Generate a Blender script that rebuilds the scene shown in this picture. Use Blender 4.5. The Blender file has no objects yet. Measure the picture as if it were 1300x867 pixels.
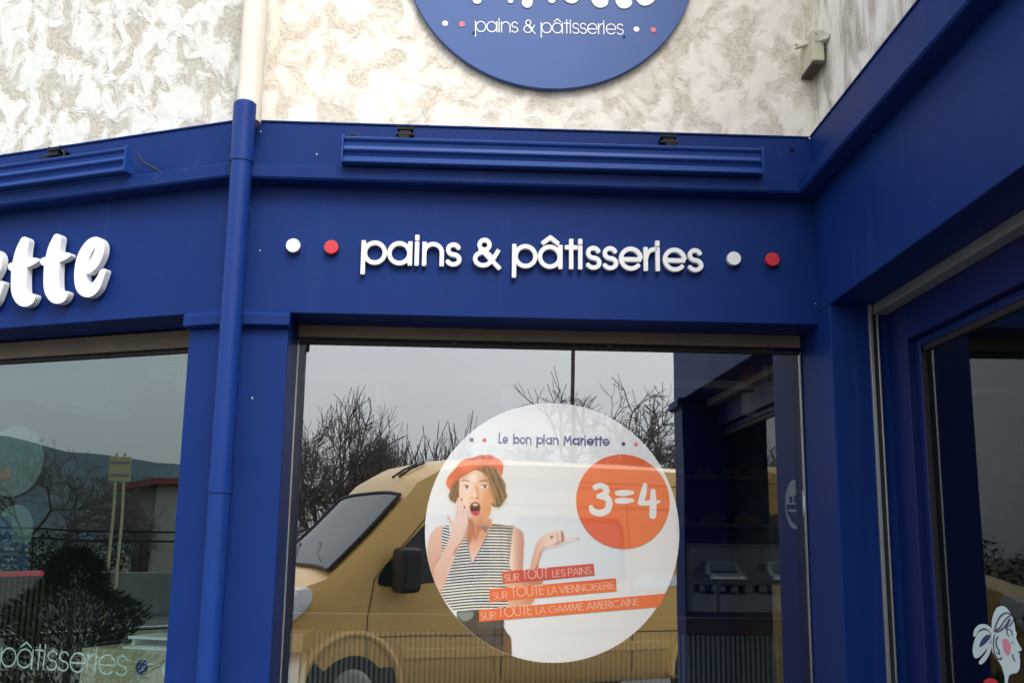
import bpy, bmesh, math, random
import numpy as np
from mathutils import Vector
random.seed(7); rng = np.random.default_rng(7)
S = bpy.context.scene
COL = S.collection
PI = math.pi
# ------------------------------------------------------------------ camera model (fitted to the photograph)
FPX = 1355.4; PITCH = .1938; YAW = -.0234; ROLL = .0138
CAM = np.array([0, 0, 1.6])
_F = np.array([-math.sin(YAW)*math.cos(PITCH), math.cos(YAW)*math.cos(PITCH), math.sin(PITCH)])
_R0 = np.array([math.cos(YAW), math.sin(YAW), 0.]); _U0 = np.cross(_R0, _F)
_R = _R0*math.cos(ROLL)+_U0*math.sin(ROLL); _U = -_R0*math.sin(ROLL)+_U0*math.cos(ROLL)
def ray(x, y): return _F*FPX+_R*(x-650)-_U*(y-433.5)

class Fr:
    """a wall: s runs left to right seen from the street, o is out of the wall, z is up"""
    def __init__(s, O, u):
        s.O = np.array([O[0], O[1], 0.]); u = np.array([u[0], u[1], 0.]); s.u = u/np.linalg.norm(u)
        s.n = np.array([s.u[1], -s.u[0], 0.])
    def p(s, a, o, z): q = s.O+s.u*a+s.n*o; return (q[0], q[1], z)
    def hit(s, x, y, o=0.):
        d = ray(x, y); P0 = s.O+s.n*o; t = ((P0-CAM)@s.n)/(d@s.n); q = CAM+d*t
        return float((q-s.O)@s.u), float(q[2])
    def at(s, x, y, o=0.):
        a, z = s.hit(x, y, o); return s.p(a, o, z)
    def mirror(s, P, o):
        P = np.array(P, float); k = (P-(s.O+s.n*o))@s.n; return P-2*k*s.n
A = (-.9894, 3.9591); B = (1.2748, 4.0); ANG = .3827
W2 = Fr(A, (B[0]-A[0], B[1]-A[1])); L2 = math.hypot(B[0]-A[0], B[1]-A[1])
W1 = Fr(A, (math.cos(ANG), -math.sin(ANG)))
W3 = Fr(B, (0, -1)); L3 = 2.2
ZT = 3.234; ZM = 3.038; ZL = 2.4725; ZL3 = 2.5213; GO = -.2412
def seen(x, D, W, y=697):
    """ground position of what pane W mirrors at column x, D metres of light path away"""
    d = ray(x, y); P = CAM+d*(D/d[1]); q = W.mirror(P, GO); return q

# ------------------------------------------------------------------ materials
MAT = {}
def mat(name, col, rough=.6, metal=0., spec=.5, var=0., vscale=6., bump=0., bscale=80., coat=0., emit=None):
    m = bpy.data.materials.new(name); m.use_nodes = True; nt = m.node_tree; b = nt.nodes['Principled BSDF']
    b.inputs['Base Color'].default_value = (*col, 1); b.inputs['Roughness'].default_value = rough
    b.inputs['Metallic'].default_value = metal; b.inputs['Specular IOR Level'].default_value = spec
    b.inputs['Coat Weight'].default_value = coat
    if emit: b.inputs['Emission Color'].default_value = (*emit[0], 1); b.inputs['Emission Strength'].default_value = emit[1]
    if var or bump:
        tc = nt.nodes.new('ShaderNodeTexCoord')
    if var:
        n = nt.nodes.new('ShaderNodeTexNoise'); n.inputs['Scale'].default_value = vscale; n.inputs['Detail'].default_value = 6
        nt.links.new(tc.outputs['Object'], n.inputs['Vector'])
        r = nt.nodes.new('ShaderNodeMapRange'); r.inputs['From Min'].default_value = .3; r.inputs['From Max'].default_value = .7
        r.inputs['To Min'].default_value = 1-var; r.inputs['To Max'].default_value = 1+var
        nt.links.new(n.outputs['Fac'], r.inputs['Value'])
        h = nt.nodes.new('ShaderNodeHueSaturation'); h.inputs['Color'].default_value = (*col, 1)
        nt.links.new(r.outputs['Result'], h.inputs['Value']); nt.links.new(h.outputs['Color'], b.inputs['Base Color'])
    if bump:
        n = nt.nodes.new('ShaderNodeTexNoise'); n.inputs['Scale'].default_value = bscale; n.inputs['Detail'].default_value = 4
        nt.links.new(tc.outputs['Object'], n.inputs['Vector'])
        u = nt.nodes.new('ShaderNodeBump'); u.inputs['Strength'].default_value = bump; u.inputs['Distance'].default_value = .002
        nt.links.new(n.outputs['Fac'], u.inputs['Height']); nt.links.new(u.outputs['Normal'], b.inputs['Normal'])
    MAT[name] = m; return m
def lin(r, g, b): return tuple(((c/255+.055)/1.055)**2.4 if c > 10 else c/255/12.92 for c in (r, g, b))

def blue_paint():
    m = mat('blue_paint', (.026, .066, .30), .5, spec=.14, bump=.25, bscale=45); nt = m.node_tree; b = nt.nodes['Principled BSDF']
    tc = nt.nodes.new('ShaderNodeTexCoord')
    n = nt.nodes.new('ShaderNodeTexNoise'); n.inputs['Scale'].default_value = 2.2; n.inputs['Detail'].default_value = 8; n.inputs['Roughness'].default_value = .65
    nt.links.new(tc.outputs['Object'], n.inputs['Vector'])
    cr = nt.nodes.new('ShaderNodeValToRGB'); cr.color_ramp.elements[0].position = .3; cr.color_ramp.elements[1].position = .75
    cr.color_ramp.elements[0].color = (.0042, .0235, .140, 1); cr.color_ramp.elements[1].color = (.0060, .031, .172, 1)
    nt.links.new(n.outputs['Fac'], cr.inputs['Fac'])
    v = nt.nodes.new('ShaderNodeTexVoronoi'); v.inputs['Scale'].default_value = 7; v.inputs['Randomness'].default_value = 1
    n2 = nt.nodes.new('ShaderNodeTexNoise'); n2.inputs['Scale'].default_value = 60
    nt.links.new(tc.outputs['Object'], v.inputs['Vector']); nt.links.new(tc.outputs['Object'], n2.inputs['Vector'])
    a = nt.nodes.new('ShaderNodeMath'); a.operation = 'MULTIPLY_ADD'; a.inputs[1].default_value = .035
    nt.links.new(n2.outputs['Fac'], a.inputs[0]); nt.links.new(v.outputs['Distance'], a.inputs[2])
    lt = nt.nodes.new('ShaderNodeMath'); lt.operation = 'LESS_THAN'; lt.inputs[1].default_value = .040
    nt.links.new(a.outputs[0], lt.inputs[0])
    k = nt.nodes.new('ShaderNodeMath'); k.operation = 'MULTIPLY'; k.inputs[1].default_value = .45; nt.links.new(lt.outputs[0], k.inputs[0])
    mx = nt.nodes.new('ShaderNodeMixRGB'); mx.inputs['Color2'].default_value = (.12, .16, .28, 1)
    nt.links.new(k.outputs[0], mx.inputs['Fac']); nt.links.new(cr.outputs['Color'], mx.inputs['Color1'])
    mp = nt.nodes.new('ShaderNodeMapping'); mp.inputs['Scale'].default_value = (9, 9, .8); nt.links.new(tc.outputs['Object'], mp.inputs['Vector'])
    n3 = nt.nodes.new('ShaderNodeTexNoise'); n3.inputs['Scale'].default_value = 1.5; n3.inputs['Detail'].default_value = 6; n3.inputs['Roughness'].default_value = .7; nt.links.new(mp.outputs['Vector'], n3.inputs['Vector'])
    r3 = nt.nodes.new('ShaderNodeMapRange'); r3.inputs['From Min'].default_value = .56; r3.inputs['From Max'].default_value = .80; r3.inputs['To Max'].default_value = .22; nt.links.new(n3.outputs['Fac'], r3.inputs['Value'])
    m3 = nt.nodes.new('ShaderNodeMixRGB'); m3.inputs['Color2'].default_value = (.055, .085, .22, 1); nt.links.new(r3.outputs[0], m3.inputs['Fac']); nt.links.new(mx.outputs['Color'], m3.inputs['Color1'])
    nt.links.new(m3.outputs['Color'], b.inputs['Base Color'])
    r = nt.nodes.new('ShaderNodeMapRange'); r.inputs['To Min'].default_value = .4; r.inputs['To Max'].default_value = .62
    nt.links.new(n.outputs['Fac'], r.inputs['Value']); nt.links.new(r.outputs['Result'], b.inputs['Roughness'])
    return m
def stucco(name, white, beige, stretch=(1, 1, 1), lo=.47, hi=.53, scale=5.5, rot=0.):
    m = bpy.data.materials.new(name); m.use_nodes = True; nt = m.node_tree; N = nt.nodes.new; K = nt.links.new
    b = nt.nodes['Principled BSDF']; b.inputs['Roughness'].default_value = .9; b.inputs['Specular IOR Level'].default_value = .2
    tc = N('ShaderNodeTexCoord'); mp = N('ShaderNodeMapping'); mp.inputs['Scale'].default_value = stretch; mp.inputs['Rotation'].default_value = (0, rot, 0)
    K(tc.outputs['Object'], mp.inputs['Vector'])
    n = N('ShaderNodeTexNoise'); n.inputs['Scale'].default_value = scale; n.inputs['Detail'].default_value = 4.5; n.inputs['Roughness'].default_value = .52; n.inputs['Distortion'].default_value = .55
    K(mp.outputs['Vector'], n.inputs['Vector'])
    r = N('ShaderNodeValToRGB'); r.color_ramp.elements[0].position = lo; r.color_ramp.elements[1].position = hi; K(n.outputs['Fac'], r.inputs['Fac'])
    g = N('ShaderNodeTexNoise'); g.inputs['Scale'].default_value = 70; g.inputs['Detail'].default_value = 5; g.inputs['Roughness'].default_value = .7; K(tc.outputs['Object'], g.inputs['Vector'])
    sp = N('ShaderNodeValToRGB'); sp.color_ramp.elements[0].position = .35; sp.color_ramp.elements[1].position = .6
    sp.color_ramp.elements[0].color = (*[c*.72 for c in beige], 1); sp.color_ramp.elements[1].color = (*beige, 1); K(g.outputs['Fac'], sp.inputs['Fac'])
    wv = N('ShaderNodeTexNoise'); wv.inputs['Scale'].default_value = 18; wv.inputs['Detail'].default_value = 5; K(mp.outputs['Vector'], wv.inputs['Vector'])
    wr = N('ShaderNodeValToRGB'); wr.color_ramp.elements[0].position = .3; wr.color_ramp.elements[1].position = .55
    wr.color_ramp.elements[0].color = (*[c*.93 for c in white], 1); wr.color_ramp.elements[1].color = (*white, 1); K(wv.outputs['Fac'], wr.inputs['Fac'])
    mx = N('ShaderNodeMixRGB'); K(r.outputs['Color'], mx.inputs['Fac']); K(sp.outputs['Color'], mx.inputs['Color1']); K(wr.outputs['Color'], mx.inputs['Color2'])
    K(mx.outputs['Color'], b.inputs['Base Color'])
    inv = N('ShaderNodeMath'); inv.operation = 'MULTIPLY_ADD'; inv.inputs[1].default_value = -.75; inv.inputs[2].default_value = .9; K(r.outputs['Color'], inv.inputs[0])
    hg = N('ShaderNodeMath'); hg.operation = 'MULTIPLY'; K(g.outputs['Fac'], hg.inputs[0]); K(inv.outputs[0], hg.inputs[1])
    ad = N('ShaderNodeMath'); ad.operation = 'MULTIPLY_ADD'; ad.inputs[1].default_value = 1.3; K(r.outputs['Color'], ad.inputs[0]); K(hg.outputs[0], ad.inputs[2])
    ad2 = N('ShaderNodeMath'); ad2.operation = 'MULTIPLY_ADD'; ad2.inputs[1].default_value = 1.2; K(wv.outputs['Fac'], ad2.inputs[0]); K(ad.outputs[0], ad2.inputs[2])
    bp = N('ShaderNodeBump'); bp.inputs['Strength'].default_value = .5; bp.inputs['Distance'].default_value = .008
    K(ad2.outputs[0], bp.inputs['Height']); K(bp.outputs['Normal'], b.inputs['Normal'])
    MAT[name] = m; return m
def glass(name, refl, tint, gloss=(1, 1, 1)):
    m = bpy.data.materials.new(name); m.use_nodes = True; nt = m.node_tree; N = nt.nodes.new; K = nt.links.new
    nt.nodes.remove(nt.nodes['Principled BSDF']); out = nt.nodes['Material Output']
    t = N('ShaderNodeBsdfTransparent'); t.inputs['Color'].default_value = (*tint, 1)
    g = N('ShaderNodeBsdfGlossy'); tcg = N('ShaderNodeTexCoord'); ng = N('ShaderNodeTexNoise'); ng.inputs['Scale'].default_value = 1.6; ng.inputs['Detail'].default_value = 1; K(tcg.outputs['Object'], ng.inputs['Vector'])
    bg_ = N('ShaderNodeBump'); bg_.inputs['Strength'].default_value = .5; bg_.inputs['Distance'].default_value = .002; K(ng.outputs['Fac'], bg_.inputs['Height']); K(bg_.outputs['Normal'], g.inputs['Normal'])
    g.inputs['Roughness'].default_value = .0; g.inputs['Color'].default_value = (*gloss, 1)
    lw = N('ShaderNodeLayerWeight'); lw.inputs['Blend'].default_value = .5
    pw = N('ShaderNodeMath'); pw.operation = 'POWER'; pw.inputs[1].default_value = 5; K(lw.outputs['Facing'], pw.inputs[0])
    ma = N('ShaderNodeMath'); ma.operation = 'MULTIPLY_ADD'; ma.inputs[1].default_value = 1-refl; ma.inputs[2].default_value = refl; K(pw.outputs[0], ma.inputs[0])
    mx = N('ShaderNodeMixShader'); K(ma.outputs[0], mx.inputs['Fac']); K(t.outputs[0], mx.inputs[1]); K(g.outputs[0], mx.inputs[2]); K(mx.outputs[0], out.inputs['Surface'])
    MAT[name] = m; return m
def wood(name, c1, c2, sc=(1, 12, 1)):
    m = bpy.data.materials.new(name); m.use_nodes = True; nt = m.node_tree; N = nt.nodes.new; K = nt.links.new
    b = nt.nodes['Principled BSDF']; b.inputs['Roughness'].default_value = .5
    tc = N('ShaderNodeTexCoord'); mp = N('ShaderNodeMapping'); mp.inputs['Scale'].default_value = sc; K(tc.outputs['Object'], mp.inputs['Vector'])
    n = N('ShaderNodeTexNoise'); n.inputs['Scale'].default_value = 4; n.inputs['Detail'].default_value = 8; n.inputs['Distortion'].default_value = .6; K(mp.outputs['Vector'], n.inputs['Vector'])
    r = N('ShaderNodeValToRGB'); r.color_ramp.elements[0].position = .35; r.color_ramp.elements[1].position = .65
    r.color_ramp.elements[0].color = (*c1, 1); r.color_ramp.elements[1].color = (*c2, 1); K(n.outputs['Fac'], r.inputs['Fac']); K(r.outputs['Color'], b.inputs['Base Color'])
    MAT[name] = m; return m
def vcol(name, rough=.5):
    m = bpy.data.materials.new(name); m.use_nodes = True; nt = m.node_tree; b = nt.nodes['Principled BSDF']; b.inputs['Roughness'].default_value = rough
    a = nt.nodes.new('ShaderNodeAttribute'); a.attribute_name = 'print'; nt.links.new(a.outputs['Color'], b.inputs['Base Color']); MAT[name] = m; return m

blue_paint()
stucco('stucco_left', (.75, .76, .72), (.62, .585, .50), (1.25, 1, .95), .41, .53, 8.5, .7)
stucco('stucco_mid', (.90, .84, .75), (.77, .70, .59), (1.2, 1, .9), .40, .56, 9.0, -.6)
stucco('stucco_right', (.90, .87, .79), (.58, .52, .43), (1, 1.3, .6), .36, .58, 8.0)
glass('glass_front', .37, (.90, .95, .95), (.96, .98, 1))
glass('glass_left', .24, (.60, .74, .70), (.82, .98, .97))
glass('glass_door', .10, (.55, .62, .60), (.95, 1, 1))
glass('glass_back', .08, (.12, .14, .15))
wood('pale_wood', (.33, .23, .14), (.45, .33, .21), (14, 14, 1))
wood('dark_slat', (.035, .022, .015), (.06, .04, .025), (1, 1, 14))
wood('chest_wood', (.52, .42, .28), (.64, .54, .38), (14, 14, 1))
wood('brown_wood', (.15, .085, .05), (.22, .13, .08), (1, 1, 14))
mat('letter_white', (.84, .85, .85), .35, coat=.1)
mat('white_decal', (.80, .83, .82), .5)
mat('poster_white', (.74, .765, .77), .45, coat=1)
mat('red_disc', (.62, .025, .04), .4)
mat('pink_disc', (.75, .16, .18), .4)
mat('sign_blue', (.032, .095, .31), .45, var=.04, vscale=2)
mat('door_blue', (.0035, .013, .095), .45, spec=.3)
mat('lamp_blue', (.012, .055, .25), .4, spec=.3)
mat('emblem_white', (.60, .73, .73), .5)
mat('navy', (.03, .05, .17), .5, coat=1)
mat('cheek_pink', (.72, .25, .33), .5)
mat('orange_print', (.78, .12, .03), .45, coat=1)
mat('banner_red', (.62, .075, .045), .45, coat=1)
mat('pale_text', (.85, .50, .38), .5, coat=1)
mat('cream_pipe', (.80, .74, .64), .5, var=.05, vscale=5)
mat('blue_pipe', (.007, .037, .205), .42, spec=.22, var=.08, vscale=4, bump=.1)
mat('shutter_beige', (.21, .165, .13), .6, var=.12, vscale=8)
mat('shutter_grey', (.30, .32, .32), .4, metal=.3, var=.08)
mat('aluminium', (.55, .56, .56), .35, metal=.8)
mat('black_rubber', (.012, .012, .014), .6)
mat('black_plastic', (.007, .007, .009), .55, spec=.25)
mat('cream_plastic', (.56, .53, .40), .6, var=.08, vscale=20)
mat('dark_inside', (.07, .045, .04), .8)
mat('shop_wall', (.10, .11, .12), .8, var=.1)
mat('shop_wall_dark', (.085, .085, .085), .8, var=.1)
mat('shop_ceiling', (.30, .31, .31), .8)
mat('shop_floor', (.12, .11, .10), .4, var=.15)
mat('slat_paint', (.50, .55, .52), .55)
mat('shade_white', (.88, .89, .88), .5)
mat('amber_shade', (.50, .13, .03), .35)
mat('paving', (.13, .125, .12), .85, var=.15, vscale=3, bump=.5, bscale=60)
mat('asphalt', (.055, .055, .057), .85, var=.2, vscale=1.5, bump=.6, bscale=90)
mat('ground_soil', (.09, .10, .06), .9, var=.25, vscale=.4)
mat('kerb', (.33, .32, .30), .85, var=.1)
mat('road_paint', (.7, .7, .68), .6)
mat('van_ochre', (.86, .54, .17), .35, var=.04, vscale=2, coat=.3)
mat('van_glass', (.02, .03, .03), .04, spec=.5)
mat('van_glass_pale', (.12, .15, .16), .12, spec=.8)
mat('van_plastic', (.02, .02, .022), .5)
mat('headlamp', (.75, .77, .78), .3, spec=.9)
mat('tyre', (.02, .02, .02), .8)
mat('wheel_metal', (.35, .36, .37), .35, metal=.7)
mat('bark', (.11, .092, .08), .9, var=.2, vscale=12)
mat('twig', (.12, .10, .088), .9)
mat('conifer', (.020, .030, .016), .95, spec=.1, var=.35, vscale=9)
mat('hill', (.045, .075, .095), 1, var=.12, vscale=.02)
mat('house_wall', (.42, .40, .35), .85, var=.06)
mat('roof_red', (.22, .06, .04), .8)
mat('house_door', (.09, .035, .03), .7)
mat('concrete', (.20, .20, .19), .9, var=.12, vscale=2)
mat('galv', (.30, .31, .31), .45, metal=.6)
mat('rust_brown', (.085, .045, .03), .7)
mat('sign_back', (.50, .46, .26), .6)
mat('car_grey', (.06, .065, .07), .3, coat=.5)
mat('car_silver', (.16, .165, .17), .3, coat=.5)
vcol('printed_photo', .45)
for n_ in ('printed_photo', 'poster_white', 'orange_print', 'banner_red', 'pale_text', 'navy'):
    b_ = MAT[n_].node_tree.nodes['Principled BSDF']; b_.inputs['Coat Weight'].default_value = 1; b_.inputs['Coat IOR'].default_value = 2.25; b_.inputs['Coat Roughness'].default_value = .015

# ------------------------------------------------------------------ building blocks
OFF = {}
def off(o): return OFF.get(o.name, np.zeros(3)) if o else np.zeros(3)
class MB:
    def __init__(s): s.v = []; s.f = []
    def add(s, vs, fs):
        k = len(s.v); s.v += [tuple(map(float, v)) for v in vs]; s.f += [tuple(i+k for i in f) for f in fs]; return s
    def hexa(s, q): return s.add(q, [(0, 3, 2, 1), (4, 5, 6, 7), (0, 1, 5, 4), (1, 2, 6, 5), (2, 3, 7, 6), (3, 0, 4, 7)])
    def box(s, x0, x1, y0, y1, z0, z1):
        return s.hexa([(x0, y0, z0), (x1, y0, z0), (x1, y1, z0), (x0, y1, z0), (x0, y0, z1), (x1, y0, z1), (x1, y1, z1), (x0, y1, z1)])
    def fbox(s, W, a0, a1, o0, o1, z0, z1):   # o0 inner, o1 outer
        return s.hexa([W.p(a0, o1, z0), W.p(a1, o1, z0), W.p(a1, o0, z0), W.p(a0, o0, z0), W.p(a0, o1, z1), W.p(a1, o1, z1), W.p(a1, o0, z1), W.p(a0, o0, z1)])
    def quad(s, *q): return s.add(q, [(0, 1, 2, 3)])
    def sweep(s, A_, B_, caps=True):      # two matching outlines
        n = len(A_); fs = [(i, (i+1) % n, (i+1) % n+n, i+n) for i in range(n)]
        if caps: fs += [tuple(range(n))[::-1], tuple(range(n, 2*n))]
        return s.add(list(A_)+list(B_), fs)
    def cone(s, p, q, r0, r1, n=12, caps=True):
        p = np.array(p, float); q = np.array(q, float); d = q-p; d /= max(np.linalg.norm(d), 1e-9)
        a = np.cross(d, (0, 0, 1) if abs(d[2]) < .9 else (1, 0, 0)); a /= np.linalg.norm(a); b = np.cross(d, a)
        A_ = [p+(a*math.cos(t)+b*math.sin(t))*r0 for t in [2*PI*i/n for i in range(n)]]
        B_ = [q+(a*math.cos(t)+b*math.sin(t))*r1 for t in [2*PI*i/n for i in range(n)]]
        return s.sweep(A_, B_, caps)
    def tube(s, pts, r, n=8):
        P = [np.array(p, float) for p in pts]; rings = []; a = None
        for i, p in enumerate(P):
            d = P[min(i+1, len(P)-1)]-P[max(i-1, 0)]; d /= np.linalg.norm(d)
            if a is None: a = np.cross(d, (0, 0, 1) if abs(d[2]) < .9 else (1, 0, 0))
            a = a-d*(a@d); a /= np.linalg.norm(a); b = np.cross(d, a)
            rr = r[i] if isinstance(r, (list, tuple)) else r
            rings.append([p+(a*math.cos(2*PI*k/n)+b*math.sin(2*PI*k/n))*rr for k in range(n)])
        k = len(s.v); s.v += [tuple(map(float, v)) for R in rings for v in R]
        for j in range(len(rings)-1):
            for i in range(n): s.f.append((k+j*n+i, k+j*n+(i+1) % n, k+(j+1)*n+(i+1) % n, k+(j+1)*n+i))
        s.f.append(tuple(k+i for i in range(n))[::-1]); s.f.append(tuple(k+(len(rings)-1)*n+i for i in range(n)))
        return s
    def build(s, name, m, parent=None, bevel=0., smooth=False, seg=2, local=False):
        me = bpy.data.meshes.new(name); o = np.zeros(3) if local else off(parent)
        V = np.array(s.v)-o; me.from_pydata(V.tolist(), [], s.f); me.validate(); me.update()
        if smooth: me.polygons.foreach_set('use_smooth', [True]*len(me.polygons))
        ob = bpy.data.objects.new(name, me); COL.objects.link(ob); me.materials.append(MAT[m] if isinstance(m, str) else m)
        if parent: ob.parent = parent; OFF[ob.name] = o
        if not smooth or True:
            bm = bmesh.new(); bm.from_mesh(me); bmesh.ops.recalc_face_normals(bm, faces=bm.faces); bm.to_mesh(me); bm.free()
        if smooth: 
            try: me.set_sharp_from_angle(angle=math.radians(38))
            except Exception: pass
        if bevel:
            b = ob.modifiers.new('bevel', 'BEVEL'); b.width = bevel; b.segments = seg; b.limit_method = 'ANGLE'; b.angle_limit = math.radians(40); b.harden_normals = False
        return ob
def tag(o, label=None, cat=None, group=None, kind=None):
    if label: o['label'] = label
    if cat: o['category'] = cat
    if group: o['group'] = group
    if kind: o['kind'] = kind
    return o
def thing(name, label, cat, loc=(0, 0, 0), group=None):
    o = bpy.data.objects.new(name, None); COL.objects.link(o); o.location = loc; o.empty_display_size = .1
    OFF[o.name] = np.array(loc, float); return tag(o, label, cat, group)
def copy_tree(o, parent=None):
    c = o.copy(); COL.objects.link(c)
    if parent: c.parent = parent
    for ch in [x for x in bpy.data.objects if x.parent == o]: copy_tree(ch, c)
    return c

# ---- stroke lettering: distance field of strokes -> clean mesh by marching squares
def arc(cx, cy, rx, ry, a0, a1, n=22):
    return [(cx+rx*math.cos(math.radians(a0+(a1-a0)*i/n)), cy+ry*math.sin(math.radians(a0+(a1-a0)*i/n))) for i in range(n+1)]
def spline(P, n=8, closed=False):
    P = [np.array(p, float) for p in P]; out = []; N = len(P); rngi = range(N if closed else N-1)
    for i in rngi:
        g = (lambda j: P[j % N]) if closed else (lambda j: P[min(max(j, 0), N-1)])
        a, b, c, d = g(i-1), g(i), g(i+1), g(i+2)
        for k in range(n):
            t = k/n; out.append(tuple(.5*((2*b)+(-a+c)*t+(2*a-5*b+4*c-d)*t*t+(-a+3*b-3*c+d)*t**3)))
    if not closed: out.append(tuple(P[-1]))
    return out
def field(strokes, step, w, rnd=False):
    """strokes: lists of (x, y) or (x, y, halfwidth)"""
    allp = np.array([(p[0], p[1]) for s in strokes for p in s]); mw = max([w/2]+[p[2] for s in strokes for p in s if len(p) > 2])
    x0, y0 = allp.min(0)-mw-2.3*step; x1, y1 = allp.max(0)+mw+2.3*step
    X, Y = np.meshgrid(np.arange(x0, x1, step), np.arange(y0, y1, step)); D = np.full(X.shape, 1e9)
    for s in strokes:
        closed = len(s) > 3 and abs(s[0][0]-s[-1][0])+abs(s[0][1]-s[-1][1]) < 1e-6
        for i in range(len(s)-1):
            p, q = s[i], s[i+1]; r0 = p[2] if len(p) > 2 else w/2; r1 = q[2] if len(q) > 2 else w/2
            dx, dy = q[0]-p[0], q[1]-p[1]; L = math.hypot(dx, dy)
            if L < 1e-9: continue
            t = ((X-p[0])*dx+(Y-p[1])*dy)/L; h = np.abs((X-p[0])*(-dy)+(Y-p[1])*dx)/L; tc_ = np.clip(t/L, 0, 1)
            if rnd or len(p) > 2:
                d = np.hypot(X-(p[0]+dx*tc_), Y-(p[1]+dy*tc_))-(r0+(r1-r0)*tc_)
            else:
                d = np.maximum(h-r0, np.maximum(-t, t-L))
                if i > 0 or closed: d = np.minimum(d, np.hypot(X-p[0], Y-p[1])-r0)
            D = np.minimum(D, d)
    return D, x0, y0, step
def polyfield(poly, step):
    P = np.array(poly); x0, y0 = P.min(0)-2.3*step; x1, y1 = P.max(0)+2.3*step
    X, Y = np.meshgrid(np.arange(x0, x1, step), np.arange(y0, y1, step)); D = np.full(X.shape, 1e9); ins = np.zeros(X.shape, bool)
    for i in range(len(P)):
        p, q = P[i], P[(i+1) % len(P)]; d = q-p; L2_ = d@d
        if L2_ < 1e-12: continue
        t = np.clip(((X-p[0])*d[0]+(Y-p[1])*d[1])/L2_, 0, 1); D = np.minimum(D, np.hypot(X-p[0]-d[0]*t, Y-p[1]-d[1]*t))
        if p[1] != q[1]:
            c = ((p[1] > Y) != (q[1] > Y)) & (X < (q[0]-p[0])*(Y-p[1])/(q[1]-p[1])+p[0]); ins ^= c
    return np.where(ins, -D, D), x0, y0, step
def march(fld, front, back=None, mb=None):
    """front(x, y), back(x, y) -> 3D points; adds the flat face and, when back is given, the side walls"""
    D, x0, y0, st = fld; mb = mb or MB(); ny, nx = D.shape; key = {}; base = len(mb.v); bk = {}
    def vid(k):
        if k not in key:
            if k[0] == 'g': x, y = x0+k[2]*st, y0+k[1]*st
            else:
                (a, b), (c, d) = k[1], k[2]; va, vb = D[a, b], D[c, d]; t = va/(va-vb)
                x, y = x0+(b+(d-b)*t)*st, y0+(a+(c-a)*t)*st
            key[k] = len(mb.v); mb.v.append(tuple(front(x, y))); bk[key[k]] = (x, y)
        return key[k]
    I = D < 0; cells = I[:-1, :-1] | I[1:, :-1] | I[:-1, 1:] | I[1:, 1:]
    edges = []
    for j, i in zip(*np.nonzero(cells)):
        c = [(j, i), (j, i+1), (j+1, i+1), (j+1, i)]; poly = []; cr = []
        for k in range(4):
            a, b = c[k], c[(k+1) % 4]
            if I[a]: poly.append(vid(('g',)+a))
            if I[a] != I[b]:
                e = vid(('e',)+tuple(sorted((a, b)))); poly.append(e); cr.append((e, I[a]))
        if len(poly) >= 3: mb.f.append(tuple(poly))
        if len(cr) == 2:
            out_, in_ = (cr[0][0], cr[1][0]) if cr[0][1] else (cr[1][0], cr[0][0]); edges.append((out_, in_))
    if back:
        bv = {}
        def b_(v):
            if v not in bv: bv[v] = len(mb.v); mb.v.append(tuple(back(*bk[v])))
            return bv[v]
        for a, b in edges: mb.f.append((a, b, b_(b), b_(a)))
    return mb

def lower(w):
    h = w/2; r = .5-h; G = {}
    a_ = [arc(.5, .5, r, r, 0, 360, 40), [(1.03-h, 0), (1.03-h, 1)]]
    G['p'] = ([[(h, -.40), (h, 1)], arc(.56, .5, r, r, 0, 360, 40)], 1.07); G['a'] = (a_, 1.13)
    G['b'] = ([[(h, 0), (h, 1.35)], arc(.56, .5, r, r, 0, 360, 40)], 1.12); G['o'] = ([arc(.5, .5, r, r, 0, 360, 40)], 1.07)
    G['â'] = (a_+[[(.17, 1.04), (.52, 1.31), (.87, 1.04)]], 1.10)
    G['i'] = ([[(h, 0), (h, 1)], [(h, 1.045), (h, 1.28)]], w+.13); G['l'] = ([[(h, 0), (h, 1.35)]], w+.16)
    G['n'] = ([[(h, 0), (h, 1)], arc(.45, .55, .45-h, .45-h, 180, 0)+[(.9-h, 0)]], .96)
    q = (1-w)/4
    G['s'] = ([arc(.33, 1-h-q, .31-h, q, 12, 270, 20)+arc(.33, h+q, .34-h, q, 90, -165, 20)[1:]], .70)
    G['t'] = ([[(.29, 0), (.29, 1.27)], [(.02, 1-h), (.56, 1-h)]], .58)
    G['e'] = ([arc(.5, .5, r, r, 0, 325, 36), [(h*.9, .47), (1-h*.7, .47)]], 1.03)
    G['r'] = ([[(h, 0), (h, 1)], arc(.47, .55, .44-h, .45-h, 180, 82)], .50)
    G['&'] = ([arc(.47, .93, .27-h*.7, .25-h*.5, 0, 360, 30), arc(.42, .35, .42-h, .36-h, 0, 360, 34), [(.28, .80), (1.13, -.06)], [(1.07, .74), (.78, .26)]], 1.18)
    G[' '] = ([], .44)
    return G
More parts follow.
